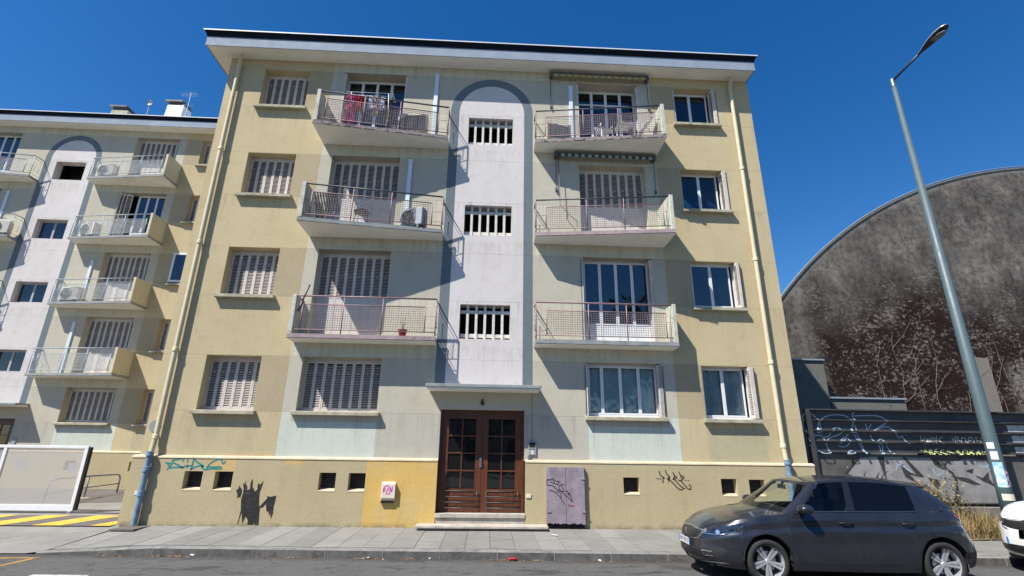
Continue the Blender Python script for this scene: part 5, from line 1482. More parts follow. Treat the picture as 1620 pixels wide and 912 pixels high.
mb = MB(); mb.box(-.25, .25, -.2, .2, .48, .51); mb.build('tabletop', M['plastic_white'], r, bevel=.006)
for x in (-.2, .2):
    for y in (-.15, .15): mb = MB(); mb.bar((x, y, .48), (x, y, 0), .03); mb.build('leg', M['plastic_white'], r)
r = empty('deck_chair', (4.20, -.50, F3), 0, 'reclining white deck chair leaning at the right end of the top right balcony', 'deck chair')
mb = MB(); mb.bar((-.32, -.2, .10), (.18, -.2, .80), .03); mb.bar((-.32, .2, .10), (.18, .2, .80), .03); mb.build('frame', M['plastic_white'], r)
mb = MB(); mb.prism([(-.32, -.2, .10), (.18, -.2, .80), (.20, -.2, .79), (-.30, -.2, .09)], (0, .4, 0)); mb.build('sling', M['plastic_white'], r)
for q in (-.2, .2): mb = MB(); mb.bar((.10, q, 0), (-.05, q, .48), .025); mb.build('leg', M['plastic_white'], r)
r = empty('round_stool', (3.86, -.35, F3), 0, 'dark bent metal stool beside the low table on the top right balcony', 'stool')
mb = MB(); mb.lathe([(0, .40), (.14, .40), (.15, .42), (.14, .44), (0, .44)], 18); mb.build('seat', M['steel_dark'], r, smooth=True, angle=40)
for k in range(3): a = k * 2.1; mb = MB(); mb.tube([(.1 * math.cos(a), .1 * math.sin(a), .4), (.17 * math.cos(a), .17 * math.sin(a), 0)], .010, 6); mb.build('leg', M['steel_dark'], r, smooth=True)
# middle left balcony: folded slatted table and chairs
r = empty('slatted_table', (-4.28, -.52, F2), R(12), 'dark slatted metal table tipped up at the left of the middle left balcony', 'table')
mb = MB()
for i in range(9): x = -.27 + .065 * i; mb.bar((x, -.18, .80), (x + .10, .16, .42), .035, .015)
mb.build('tabletop', M['steel_dark'], r)
mb = MB(); mb.tube([(-.25, .0, .6), (-.1, -.1, 0)], .014, 6); mb.tube([(.28, .0, .6), (.2, -.1, 0)], .014, 6); mb.tube([(-.2, .1, .5), (.1, .1, 0)], .014, 6); mb.build('legs', M['steel_dark'], r, smooth=True)
r = empty('wire_chair', (-3.35, -.46, F2), 0, 'thin wire garden chair on the middle left balcony beside the slatted table', 'chair')
mb = MB(); mb.lathe([(0, .38), (.2, .38), (.21, .40), (0, .41)], 20); mb.build('seat', M['steel_dark'], r, smooth=True, angle=40)
mb = MB(); cx = 0
mb.tube([(-.2, .18, .4)] + [(.21 * math.cos(a), .2, .55 + .2 * math.sin(a)) for a in [math.pi - i * math.pi / 10 for i in range(11)]] + [(.2, .18, .4)], .009, 6)
mb.tube([(.07 * math.cos(a), .2, .6 + .07 * math.sin(a)) for a in [i * math.pi / 6 for i in range(13)]], .006, 5); mb.build('backrest', M['steel_dark'], r, smooth=True)
for k in range(4): a = k * math.pi / 2 + .78; mb = MB(); mb.tube([(.15 * math.cos(a), .15 * math.sin(a), .39), (.22 * math.cos(a), .22 * math.sin(a), 0)], .009, 6); mb.build('leg', M['steel_dark'], r, smooth=True)
# lower left balcony
r = empty('flower_pot', (-2.10, -.30, F1), 0, 'red flower pot with a dry stem on the lowest left balcony', 'flower pot')
mb = MB(); mb.lathe([(0, 0), (.075, 0), (.10, .16), (.11, .17), (.10, .19), (.09, .17), (0, .165)], 20); mb.build('pot', M['red'], r, smooth=True, angle=40)
mb = MB(); random.seed(3)
for k in range(7): a = k * .9; mb.tube([(0, 0, .16), (.03 * math.cos(a), .03 * math.sin(a), .3), (.08 * math.cos(a), .06 * math.sin(a), .36 + .02 * k)], .004, 4)
mb.build('stem', M['straw'], r)
mb = MB(); mb.tube([(-4.58, -.42, F1 + .62), (-4.40, -.44, F1 + 1.22)], .022, 8); mb.tube([(-4.60, -.41, F1 + .55), (-4.52, -.42, F1 + .8)], .034, 8); tag(mb.build('rolled_parasol', M['steel_dark'], smooth=True), 'dark closed parasol strapped to the left end of the lowest left balcony', 'parasol')

def awning_thing(x0, x1, z, y, mat, label, arms):
    r = empty('awning', (0, 0, 0), 0, label, 'awning')
    mb = MB(); mb.tube([(x0, y, z), (x1, y, z)], .055, 14); mb.build('roll', M[mat], r, smooth=True, angle=50)
    mb = MB(); n = 56
    for i in range(n):
        a, c = x0 + (x1 - x0) * i / n, x0 + (x1 - x0) * (i + 1) / n
        f = lambda x: .02 * abs(math.sin((x - x0) * 15))
        mb.face([(a, y - .06, z - .03), (c, y - .06, z - .03), (c, y - .062, z - .115 - f(c) * .5), (a, y - .062, z - .115 - f(a) * .5)])
    mb.build('valance', M[mat], r)
    mb = MB(); mb.box(x0 - .03, x1 + .03, y - .075, y - .045, z - .02, z + .03); mb.box(x0 - .09, x0, y - .06, 0, z - .10, z + .05); mb.box(x1, x1 + .09, y - .06, 0, z - .10, z + .05); mb.build('front_bar', M['steel_dark'], r)
    for x, zb in arms:
        mb = MB(); mb.tube([(x, -.04, z - .05), (x, -.05, zb)], .009, 6); mb.box(x - .02, x + .02, -.06, 0, zb - .05, zb + .05); mb.build('arm', M['steel_dark'], r, smooth=True, angle=40)
    return r
awning_thing(1.66, 4.44, 12.29, -.12, 'awning_yellow', 'rolled yellow and grey striped awning under the eave over the top right balcony', ((1.60, 11.20), (4.50, 11.28)))
aw = awning_thing(1.76, 4.44, 9.55, -.14, 'awning_green', 'rolled dark green striped awning under the top right balcony', ((1.72, 8.48), (4.50, 8.50)))
mb = MB(); mb.tube([(1.78, -.12, 9.45), (1.80, -.16, 8.1), (1.80, -.16, 7.95), (2.02, -.20, 7.65), (2.24, -.20, 7.45), (2.24, -.20, 7.28)], .010, 6); mb.build('crank_handle', M['steel_dark'], aw, smooth=True)

# ------------------------------------------------------------------ gate, handrail
r = empty('sliding_gate', (-10.06, 1.63, .05), 0, 'white framed sliding gate with see-through mesh infill at the left', 'gate')
mb = MB(); W = 6.0
mb.box(-W, 0, -.03, .03, .03, .17); mb.box(-W, 0, -.03, .03, 1.48, 1.55); mb.box(-.085, 0, -.029, .029, .17, 1.48); mb.box(-2.05, -1.97, -.029, .029, .17, 1.48); mb.box(-4.0, -3.92, -.029, .029, .17, 1.48)
mb.build('gate_frame', M['white_frame'], r, bevel=.006)
for a, c in ((-1.97, -.085), (-3.92, -2.05), (-W, -4.0)):
    mb = MB(); mb.box(a, c, -.004, .004, .17, 1.48); mb.build('mesh_infill', M['gate_mesh'], r)
mb = MB(); mb.box(.003, .075, -.045, .045, .05, 1.52); mb.build('safety_edge', M['rubber'], r, bevel=.015)
for x, z, w_, h_ in ((-1.55, 1.10, .26, .26), (-.30, 1.02, .22, .24), (-3.3, 1.0, .3, .3)):
    mb = MB(); mb.box(x - w_ / 2, x + w_ / 2, .012, .018, z - h_ / 2, z + h_ / 2); mb.build('notice_plate', M['plastic_white'], r)
mb = MB(); mb.box(-.12, -.02, -.05, .05, -.045, .03); mb.build('roller', M['steel'], r, bevel=.01)
r = empty('handrail', (0, 0, 0), 0, 'blue grey tubular handrail beside the ramp behind the gate', 'handrail')
g0 = .06
A, B, C_ = Vector((-11.70, 2.75, g0)), Vector((-12.28, 4.98, g0 + .02)), Vector((-12.45, 6.65, g0 + .04))
mb = MB(); top = lambda p, h: Vector((p.x, p.y, p.z + h))
dr = (B - A).normalized(); d2 = (C_ - B).normalized()
mb.tube([A, top(A, .45), top(A, .60) + dr * .12, top(A + dr * .35, .66), top(B, .63), top(C_ - d2 * .22, .60), top(C_ - d2 * .06, .56), top(C_, .45), C_], .024, 10)
mb.build('top_rail', M['rail_grey_blue'], r, smooth=True)
mb = MB(); mb.tube([top(A, .30), top(B, .30), top(C_, .30)], .018, 8); mb.build('middle_rail', M['rail_grey_blue'], r, smooth=True)
mb = MB(); mb.tube([B, top(B, .63)], .024, 10); mb.build('post', M['rail_grey_blue'], r, smooth=True)
for p in (A, B, C_): mb = MB(); mb.box(p.x - .15, p.x + .15, p.y - .10, p.y + .10, p.z - .015, p.z + .008); mb.build('base_pad', M['ledge'], r)

# ------------------------------------------------------------------ right side: hall, annexes, wall, fence
def hall_mat():
    g = NT('hall_concrete'); X, Y, Z = g.xyz()
    c = g.mix(g.rng(g.noise(.9, 6, .7), .35, .68), (.092, .083, .074), (.178, .162, .142))
    spk = g.n('ShaderNodeVectorMath', operation='SCALE'); g.put(spk.inputs[0], c); g.put(spk.inputs['Scale'], g.rng(g.noise(4.5, 8, .85), .34, .66, .30, 1.75)); c = spk.outputs[0]
    spk = g.n('ShaderNodeVectorMath', operation='SCALE'); g.put(spk.inputs[0], c); g.put(spk.inputs['Scale'], g.rng(g.noise(1.1, 5, .7, g.scale(1, 1, .45)), .36, .62, .62, 1.30)); c = spk.outputs[0]
    st = g.noise(1.0, 6, .75, g.scale(1.6, 1, .22))
    c = g.mix(g.rng(st, .50, .72, 0, .6), c, (.052, .048, .046))
    c = g.mix(g.rng(g.noise(3.2, 7, .85), .56, .66, 0, .70), c, (.030, .027, .026))
    c = g.mix(g.rng(g.noise(9, 6, .85), .56, .66, 0, .55), c, (.028, .025, .024))
    c = g.mix(g.rng(g.noise(16, 5, .8, g.scale(1, 1, 2)), .57, .68, 0, .6), c, (.24, .22, .195))
    # the plant-scarred lower part: maroon skin with pale patches
    big = g.m('ADD', Z, g.m('MULTIPLY', g.m('SUBTRACT', g.noise(.30, 4, .6), .5), -7.0))
    big = g.m('ADD', big, g.m('MULTIPLY', g.m('SUBTRACT', g.noise(3.0, 5, .7), .5), -2.2))
    low = g.rng(big, 6.6, 9.6, 1, 0); xin = g.rng(g.m('ADD', X, g.m('MULTIPLY', g.noise(1.2, 4), 1.2)), 13.6, 14.6)
    low = g.m('MULTIPLY', low, xin)
    patch = g.rng(g.m('ADD', g.noise(6.5, 7, .8, g.scale(1, 1, 1.4), .4), g.m('MULTIPLY', g.m('SUBTRACT', g.noise(.8, 3), .5), .35)), .535, .60)
    mar = g.mix(patch, (.020, .011, .010), g.mix(g.rng(g.noise(11, 4, .7), .35, .65), (.29, .255, .22), (.10, .08, .07)))
    c = g.mix(low, c, mar)
    # scraped pale strip
    b1 = g.m('MULTIPLY', g.m('GREATER_THAN', g.m('ADD', X, g.m('MULTIPLY', g.noise(9, 4), .25)), 20.28), g.m('LESS_THAN', X, 20.75)); b1 = g.m('MULTIPLY', b1, g.m('LESS_THAN', g.m('ADD', Z, g.m('MULTIPLY', g.noise(4, 3), .3)), 5.75))
    c = g.mix(g.m('MULTIPLY', b1, .85), c, (.26, .235, .20))
    b2 = g.m('MULTIPLY', g.rng(X, 21.2, 21.9), g.rng(X, 23.2, 22.6)); b2 = g.m('MULTIPLY', b2, g.rng(Z, 5.6, 4.9)); b2 = g.m('MULTIPLY', b2, g.rng(g.noise(5, 5, .7), .42, .52))
    c = g.mix(g.m('MULTIPLY', b2, .7), c, (.27, .245, .21))
    # pale rim under the roof edge
    dx = g.m('SUBTRACT', X, 27.32); dz = g.m('SUBTRACT', Z, -4.765); rr_ = g.m('SQRT', g.m('ADD', g.m('MULTIPLY', dx, dx), g.m('MULTIPLY', dz, dz)))
    rim = g.rng(g.m('ADD', rr_, g.m('MULTIPLY', g.m('SUBTRACT', g.noise(1.6, 5, .7), .5), .9)), 19.35, 19.62)
    c = g.mix(g.m('MULTIPLY', rim, .75), c, (.24, .225, .20))
    return g.bsdf(c, .95, 0, g.bump(g.noise(14, 6, .8), .8, .05), Specular_IOR_Level=.15)
M['hall'] = hall_mat()
M['annex'] = simple('annex', (.150, .150, .135), .95, var=.3, sc=1.6, bump=.4, grime=((.075, .078, .07), 1.6, .54))
r = empty('concrete_hall', (0, 0, 0), 0, 'huge dark weathered hall with a curved roofline at the right', 'hall')
cx, cz, RR, y = 27.32, -4.765, 19.716, 7.5
a0 = math.asin((0 - cz) / RR); N = 72
arc = [(cx + RR * math.cos(math.pi - a0 - (math.pi - 2 * a0) * i / N), cz + RR * math.sin(math.pi - a0 - (math.pi - 2 * a0) * i / N)) for i in range(N + 1)]
mb = MB()
for a, c in zip(arc, arc[1:]): mb.face([(a[0], y, -.2), (c[0], y, -.2), (c[0], y, c[1]), (a[0], y, a[1])])
mb.build('end_wall', M['hall'], r)
mb = MB()
f_ = lambda p: (cx + 16 + (p[0] - cx) * .45, y + 38, p[1] * .45)
for a, c in zip(arc, arc[1:]):
    mb.face([(a[0], y, a[1] + .01), (c[0], y, c[1] + .01), f_(c), f_(a)])
mb.build('roof_vault', M['annex'], r, smooth=True)
mb = MB(); mb.tube([(a[0], y - .06, a[1] + .04) for a in arc], .022, 6); mb.build('roof_edge', M['duct_dark'], r, smooth=True)
# climbing stems of the dead creeper
mb = MB(); random.seed(11)
def stem(x, z, ang, L, rad, depth):
    pts = [(x, y - .03, z)]; a = ang
    for i in range(int(L / .22)):
        a += random.uniform(-.35, .35); a += (ang - a) * .25
        x += .22 * math.cos(a); z += .22 * math.sin(a); pts.append((x, y - .03 - random.random() * .03, z))
        if depth and random.random() < .20: stem(x, z, a + random.choice((-1, 1)) * random.uniform(.4, 1.0), L * .45, rad * .6, depth - 1)
        if z > 8: break
    if len(pts) > 2: mb.tube(pts, [rad * (1 - .7 * i / len(pts)) for i in range(len(pts))], 4, caps=False)
for x, L in ((16.6, 5.0), (17.6, 3.5), (18.3, 5.2), (19.3, 3.0), (20.9, 4.6), (15.6, 3.4), (21.8, 5), (23.5, 4.5), (24.8, 5.0), (22.5, 3.5)):
    stem(x, 2.6, math.pi / 2 + random.uniform(-.2, .2), L * .8, .010, 2)
cr = mb.build('creeper_stems', M['stem'], None); tag(cr, 'bare pale stems of a dead creeper climbing the dark hall wall', 'creeper')
cr['kind'] = 'stuff'
# annex blocks
for (x0, x1, z1, y0, lab, sl) in ((9.0, 13.15, 5.16, 6.8, 'taller grey concrete annex between the near block and the hall', .0), (13.2, 16.15, 3.70, 6.8, 'low concrete annex with a pale coping in front of the hall', .0)):
    r = empty('concrete_annex', ((x0 + x1) / 2, y0, 0), 0, lab, 'annex'); h = (x1 - x0) / 2
    mb = MB(); mb.box(-h, h, 0, .66, -.2, z1); mb.build('wall', M['annex'], r)
    mb = MB(); mb.box(-h - .04, h + .04, -.06, .68, z1 + .002, z1 + .07); mb.build('coping', M['duct_dark'], r, bevel=.01)
# low wall with mural
XA, XB = 7.98, 30.0
r = empty('graffiti_wall', (0, 0, 0), 0, 'grey concrete wall with silver and black lettering under the dark metal fence', 'wall')
n = 8; x = XA
while x < XB:
    mb = MB(); x2 = min(x + 2.6, XB); mb.box(x + .006, x2 - .006, .205, .42, .56, 1.66); mb.build('wall_panel', M['mural_concrete'], r, bevel=.008); x = x2
mb = MB(); mb.box(XA, XB, .10, .50, -.3, .50); mb.build('footing', M['kerb'], r, bevel=.015)
mb = MB(); mb.box(XA, XB, .26, .42, .48, .58); mb.build('joint', M['dark'], r)
polys('silver_lettering', MURL, .2035, M['mural_light'], r); polys('black_lettering', MURD, .2015, M['mural_dark'], r)
strokes('pale_scribble', [[(9.9, 1.30), (10.05, 1.52), (10.15, 1.36), (10.30, 1.25)], [(10.0, 1.42), (10.12, 1.43)], [(10.85, 1.35), (10.86, 1.22), (11.05, 1.20), (11.12, 1.30)], [(11.2, 1.33), (11.18, 1.22)], [(8.7, 1.36), (8.72, 1.34)], [(12.0, 1.5), (12.15, 1.35), (12.35, 1.5)]], .03, .199, M['pale_blue'], r)
# fence
ZS = [1.69, 1.94, 2.19, 2.44, 2.68]
def fence_y(z):
    for a, b_ in zip(ZS, ZS[1:]):
        if a <= z <= b_:
            t = (z - a) / (b_ - a)
            if t < .12: return .13
            if t < .16: return .13 + (t - .12) / .04 * .07
            if t > .88: return .20 - .07 * ((t - .88) / .12)
            return .20
    return .13
r = empty('metal_fence', (0, 0, 0), 0, 'dark grey fence of four horizontal metal boards above the graffiti wall', 'fence')
for a, b_ in zip(ZS, ZS[1:]):
    x = XA - .02
    while x < XB:
        x2 = min(x + 4.0, XB); mb = MB(); h = b_ - a
        # folded sheet: ledge at the foot catching the sun, flat field, overhang at the top
        P = [(.13, a + .004), (.13, a + .022), (.215, a + .030), (.215, b_ - .030), (.165, b_ - .004), (.24, b_ - .004), (.24, a + .004)]
        mb.prism([(x + .004, p[0], p[1]) for p in P], (x2 - x - .008, 0, 0)); mb.build('fence_board', M['fence'], r); x = x2
mb = MB(); mb.box(XA - .06, XB, .10, .26, 2.683, 2.715); mb.box(XA - .10, XA - .02, .12, .30, .5, 2.70); mb.build('fence_rail', M['fence'], r)
def fy(z):
    for a, b_ in zip(ZS, ZS[1:]):
        if a <= z <= b_:
            if z < a + .026: return .128
            if z > b_ - .03: return .215 - .05 * (z - b_ + .03) / .026
            return .213
    return .10
strokes('outline_lettering', ZER, .024, .2, M['pale_blue'], r, fy)
strokes('white_tag', TAGW, .018, .2, M['white_paint'], r, fy); strokes('yellow_tag', TAGY, .020, .2, M['pale_yellow'], r, fy)
mb = MB()
for x0, x1, z0, z1 in ((13.05, 13.5, 2.24, 2.40), (13.1, 13.55, 1.99, 2.15), (13.1, 13.9, 1.74, 1.88)): mb.face([(x0, .212, z0), (x1, .212, z0), (x1, .212, z1), (x0, .212, z1)])
mb.build('white_sprayed_patch', M['white_paint'], r)

# ------------------------------------------------------------------ street lamp
r = empty('street_lamp', (11.90, -.40, 0), 0, 'tall grey green street lamp with posters on its foot at the right', 'street lamp')
mb = MB(); mb.tube([(0, 0, -.05), (0, 0, 1.2), (0, 0, 12.35)], [.155, .145, .058], 24); mb.build('pole', M['lamp_green'], r, smooth=True)
mb = MB(); mb.lathe([(.058, 12.15), (.07, 12.16), (.07, 12.40), (.02, 12.45), (0, 12.45)], 16); mb.build('pole_cap', M['steel'], r, smooth=True, angle=40)
mb = MB(); mb.tube([(0, 0, 12.36), (.03, -.95, 12.45)], [.035, .032], 10); mb.build('arm', M['lamp_dark'], r, smooth=True)
mb = MB(); n = 16; st = [(0, .035, .03), (.12, .05, .045), (.30, .10, .07), (.50, .145, .09), (.72, .155, .09), (.88, .125, .07), (.96, .07, .04), (.99, .0, .0)]
for t, w_, h_ in st:
    for k in range(n):
        a = 2 * math.pi * k / n; z = h_ * math.sin(a); z = z if z > 0 else z * .45
        mb.v.append((.03 + w_ * math.cos(a), -.93 - t, 12.46 + .10 * t + z))
for i in range(len(st) - 1):
    for k in range(n):
        a = i * n + k; b_ = i * n + (k + 1) % n; mb.f.append((a, b_, b_ + n, a + n)); mb.m.append(1 if k >= n // 2 else 0)
hd = mb.build('lamp_head', [M['alloy'], M['lamp_dark']], r, smooth=True, merge=.0005)
mb = MB(); mb.prism([(.03 + .105 * math.cos(a), -.93 - .66 + .24 * math.sin(a), 12.46 + .066 - .030 - .02 + .024 * math.sin(a)) for a in [k * math.pi / 10 for k in range(20)]], (0, 0, -.02)); mb.build('lamp_glass', M['lamp_lens'], hd)
def poster(z0, z1, a0, a1, mat, nm='poster'):
    mb = MB(); n = 8
    rad = lambda z: (.155 - .01 * z / 1.2 if z < 1.2 else .145 - .087 * (z - 1.2) / 11.15) + .004
    for i in range(n):
        p, q = R(a0 + (a1 - a0) * i / n), R(a0 + (a1 - a0) * (i + 1) / n)
        mb.face([(rad(z0) * math.cos(p), rad(z0) * math.sin(p), z0), (rad(z0) * math.cos(q), rad(z0) * math.sin(q), z0), (rad(z1) * math.cos(q), rad(z1) * math.sin(q), z1), (rad(z1) * math.cos(p), rad(z1) * math.sin(p), z1)])
    mb.build(nm, mat, r, smooth=True)
poster(.98, 1.52, -168, -95, M['poster_blue']); poster(.98, 1.36, -93, -40, M['poster_photo']); poster(1.58, 1.76, -165, -110, M['plastic_white']); poster(1.82, 1.96, -175, -120, M['plastic_white'], 'sticker'); poster(.70, .84, -160, -55, M['plastic_cream'], 'sticker')

# ------------------------------------------------------------------ cars
build_car('hatchback_car', (3.385, -3.27, -.197), R(-3.0), M['paint_grey'], 'dark metallic grey five door hatchback parked at the kerb', 'hatch', 'FW 139 LY', scale=.985)
class Car2(Car):
    gz = .12
    belt = [(a, z + .13) for a, z in Car.belt]
    wz = Car.wz; zb = [(0, .26), (.5, .25), (1.2, .26), (3.1, .26), (3.9, .32), (4.25, .34)]
build_car('white_car', (9.0, -3.45, -.197), R(-3.0), M['paint_white'], 'white car whose nose shows at the right edge behind the grey hatchback', 'nose', '', detail=False, c=Car2())

# ------------------------------------------------------------------ dry grass
random.seed(5); mb = MB()
for i in range(4200):
    x = random.gauss(10.8, .60) if i % 4 else random.uniform(8.3, 14.0)
    if x < 8.3 or x > 16: continue
    y_ = random.uniform(-1.12, .05); dense = math.exp(-((x - 10.7) / 1.2) ** 2)
    h = random.uniform(.06, .30) + dense * random.uniform(.02, .62) * random.random() ** .5 * (1 if y_ > -.8 else .5)
    z = -.02 + max(0, y_ + 1.2) * .11; a = random.uniform(0, 6.28); ln = random.uniform(.1, 1.3) * h; w_ = random.uniform(.003, .008)
    dx, dy = math.cos(a), math.sin(a) * .6; px, py = -math.sin(a) * w_, math.cos(a) * w_
    m_ = 1 if random.random() < .15 else (2 if random.random() < .3 else 0)
    cur = random.uniform(-.5, .9) * ln
    P = [(x + dx * ln * t * t - dy * cur * t * t, y_ + dy * ln * t * t + dx * .5 * cur * t * t, max(z, z + h * (t - .42 * t * t * ln / h))) for t in (0, .35, .7, 1)]
    for k, (p, q) in enumerate(zip(P, P[1:])):
        s0, s1 = (1, .8, .5, .15)[k], (1, .8, .5, .15)[k + 1]
        mb.face([(p[0] - px * s0, p[1] - py * s0, p[2]), (p[0] + px * s0, p[1] + py * s0, p[2]), (q[0] + px * s1, q[1] + py * s1, q[2]), (q[0] - px * s1, q[1] - py * s1, q[2])], m_)
gs = mb.build('dry_grass', [M['straw'], M['green_stem'], M['straw_dark']], None); tag(gs, 'dry yellow grass growing along the foot of the graffiti wall', 'grass', kind='stuff')
mb = MB()
for i in range(900):
    cx_ = random.choice([(10.45, -.15, .75), (10.6, -.3, .45), (10.25, -.2, .35), (10.8, -.25, .95)])
    x, y_, z = cx_[0] + random.gauss(0, .16), cx_[1] + random.gauss(0, .12), max(.02, cx_[2] + random.gauss(0, .22)); s_ = random.uniform(.02, .045); a = random.uniform(0, 6.28); t = random.uniform(-.6, .9)
    u = Vector((math.cos(a), math.sin(a), t)).normalized() * s_; v = Vector((-math.sin(a), math.cos(a), .3)).normalized() * s_ * .5; p = Vector((x, y_, z))
    mb.face([p - u, p + v, p + u, p - v], 0 if random.random() < .6 else 1)
for k in range(14):
    x = 10.5 + random.gauss(0, .2); mb.tube([(x, -.2, 0), (x + random.gauss(0, .08), -.2, .5), (x + random.gauss(0, .2), -.2 + random.gauss(0, .1), .9 + random.random() * .3)], .006, 4, m=1)
tag(mb.build('weed_bush', [M['green_stem'], M['straw']], None), 'scrawny half green weed bush rising from the dry grass behind the grey car', 'bush')

# ------------------------------------------------------------------ litter
random.seed(9); mb = MB()
def leaf(x, y_, z, s_):
    a = random.uniform(0, 6.28); u = Vector((math.cos(a), math.sin(a), random.uniform(-.2, .5))) * s_; v = Vector((-math.sin(a), math.cos(a), random.uniform(-.1, .4))) * s_ * .5; p = Vector((x, y_, z + s_ * .3))
    mb.face([p - u, p + v, p + u, p - v], random.randrange(2))
for cx_, n in ((-5.35, 46), (-3.35, 26), (-1.95, 34), (-1.2, 22), (.45, 34), (.2, 20), (2.1, 24), (-6.3, 16)):
    for i in range(n): x = random.gauss(cx_, .22); leaf(x, kerb_y(x) - .03 - abs(random.gauss(0, .05)), -.197, random.uniform(.012, .03))
for i in range(170): x = random.uniform(-7, 3.5); leaf(x, kerb_y(x) - .02 - abs(random.gauss(0, .04)), -.197, random.uniform(.006, .018))
for i in range(40): x = random.uniform(9.2, 13); leaf(x, -1.2 + random.gauss(0, .12), -.03, random.uniform(.015, .04))
tag(mb.build('dry_leaves', [M['leaf_brown'], M['leaf_tan']], None), 'fallen dry leaves collected in the gutter along the kerb', 'leaves', kind='stuff')
r = empty('crushed_can', (.51, kerb_y(.5) - .07, -.165), R(8), 'crushed red drinks can in the gutter in front of the door', 'can')
mb = MB(); mb.lathe([(0, -.075), (.024, -.075), (.033, -.062), (.030, -.02), (.034, .02), (.028, .055), (.022, .07), (0, .07)], 12, 'x'); mb.v = [(a, b_, c * .62) for a, b_, c in mb.v]; mb.build('can_body', M['red'], r, smooth=True)
mb = MB(); mb.lathe([(0, .071), (.022, .071), (.02, .075)], 12, 'x'); mb.v = [(a, b_, c * .62) for a, b_, c in mb.v]; mb.build('can_lid', M['steel'], r)
for i, (x, y_, z, s_, lab) in enumerate(((-5.02, kerb_y(-5) - .06, -.175, .035, 'white crumpled paper cup in the gutter at the left'), (-.93, kerb_y(-.9) - .06, -.18, .03, 'small white scrap of paper in the gutter left of the can'), (2.02, kerb_y(2) - .06, -.18, .03, 'white scrap of paper in the gutter near the grey cabinet'), (-2.0, kerb_y(-2) - .07, -.18, .028, 'blue and white wrapper among the leaves in the gutter'), (1.42, -.95, -.005, .05, 'flat white paper lying on the pavement near the step'))):
    mb = MB(); random.seed(20 + i); pts = [(random.uniform(-1, 1), random.uniform(-1, 1), random.uniform(-.5, .9)) for _ in range(14)]
    bm = bmesh.new(); [bm.verts.new((a * s_ * (1.8 if i == 4 else 1), b_ * s_, c * s_ * (.12 if i == 4 else .8))) for a, b_, c in pts]; bmesh.ops.convex_hull(bm, input=bm.verts)
    me = bpy.data.meshes.new('paper_scrap'); bm.to_mesh(me); bm.free(); me.materials.append(M['duct'] if i == 3 else M['plastic_white'])
    o = bpy.data.objects.new('paper_scrap', me); col.objects.link(o); o.location = (x, y_, z); tag(o, lab, 'litter')
# aerials on the left block
for (x, y_, z, lab) in ((-15.25, 9.3, 16.7, 'thin television aerial right of the white chimney on the left block'), (-17.1, 9.3, 16.7, 'small dish aerial left of the white chimney on the left block')):
    r = empty('roof_aerial', (x, y_, z), 0, lab, 'aerial'); hh = 1.75 if x > -16 else 1.05
    mb = MB(); mb.tube([(0, 0, -.1), (0, 0, hh)], .018, 6); mb.build('mast', M['steel'], r)
    mb = MB()
    if x > -16:
        mb.tube([(-.45, 0, hh - .15), (.3, 0, hh - .05)], .01, 5)
        for k in range(6): q = -.4 + .13 * k; mb.tube([(q, -.2, hh - .14 + .018 * k), (q, .2, hh - .14 + .018 * k)], .006, 4)
        mb.tube([(-.3, 0, hh - .7), (.25, 0, hh - .75)], .01, 5)
        for k in range(4): q = -.25 + .15 * k; mb.tube([(q, 0, hh - .85), (q, 0, hh - .58)], .006, 4)
    else:
        mb.lathe([(0, .02), (.10, .0), (.16, -.05), (.10, .012), (0, .03)], 16, 'y', (.0, 0, hh))
    mb.build('antenna_head', M['steel'], r)
print('objects', len(bpy.data.objects), 'tris', sum(len(o.data.loop_triangles) if hasattr(o.data, 'loop_triangles') else 0 for o in bpy.data.objects if o.type == 'MESH'))
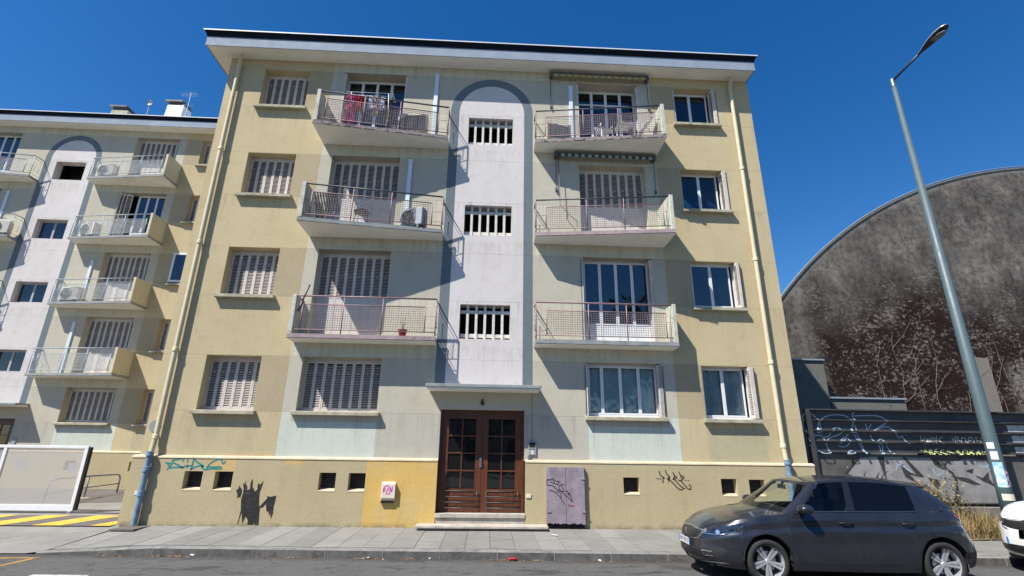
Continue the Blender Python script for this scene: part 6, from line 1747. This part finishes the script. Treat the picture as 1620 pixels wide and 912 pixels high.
# ------------------------------------------------------------------ trees across the street (seen only in the window panes)
random.seed(31)
def crown_mesh(rx, rz, n):
    mb = MB()
    cl = [Vector((random.gauss(0, .45) * rx, random.gauss(0, .45) * rx, random.gauss(0, .42) * rz)) for _ in range(34)]
    for i in range(n):
        c = random.choice(cl); p = c + Vector((random.gauss(0, .34), random.gauss(0, .34), random.gauss(0, .28))) * rx * .55
        a, b_ = random.uniform(0, 6.28), random.uniform(-1, 1); s_ = random.uniform(.12, .26)
        u = Vector((math.cos(a), math.sin(a), b_)).normalized() * s_; v = u.cross(Vector((random.random(), random.random(), 1))).normalized() * s_ * .6
        mb.face([p - u, p + v, p + u, p - v], i % 2)
    return mb.mesh('crown', [M['green_stem'], M['leaf_dark']])
M['leaf_dark'] = simple('leaf_dark', (.035, .06, .018), .9, var=.3, sc=3)
cm = crown_mesh(2.6, 2.6, 3600)
for i, (x, y, h, s_, lab) in enumerate(((-13, -30, 6.0, 1.0, 'leftmost leafy tree across the street'), (-6.5, -31, 5.2, .9, 'lowest leafy tree across the street'), (-.5, -30, 6.2, 1.0, 'leafy tree across the street facing the brown doors'), (5.0, -32, 6.0, 1.1, 'leafy tree across the street just left of the tallest one'), (11.5, -31, 9.5, 1.55, 'tallest leafy tree across the street, reflected in the balcony panes'), (18, -30, 6.5, 1.1, 'rightmost leafy tree across the street'))):
    r = empty('street_tree', (x, y, -.2), i * 1.3, lab, 'tree', 'trees across the street')
    mb = MB(); mb.tube([(0, 0, 0), (.05, .03, h * .4), (.0, .1, h * .8), (.1, 0, h * 1.1)], [.20, .16, .11, .05], 9); mb.tube([(0, .05, h * .5), (.9, .2, h * .9)], [.09, .04], 7); mb.tube([(0, .05, h * .55), (-.8, -.3, h * .95)], [.09, .04], 7)
    mb.build('trunk', M['stem'], r, smooth=True)
    inst('crown', cm, r, (0, 0, h), (0, 0, i * .9), (s_, s_, s_ * 1.15))

r = empty('low_building', (0, -38, -.2), 0, 'long low rendered building across the street behind the trees', 'building')
mb = MB(); H = [(x, x + 1.4, 1.2, 2.9, .2) for x in range(-38, 38, 4)]
holes(mb, -42, 42, 0, 5.6, 0, H, yd=-1); mb.box(-42, 42, -8, -.3, 0, 5.6); mb.build('wall', M['sill'], r)
for h in H: mb = MB(); mb.box(h[0], h[1], -.19, -.17, h[2], h[3]); mb.build('window', M['dark'], r)
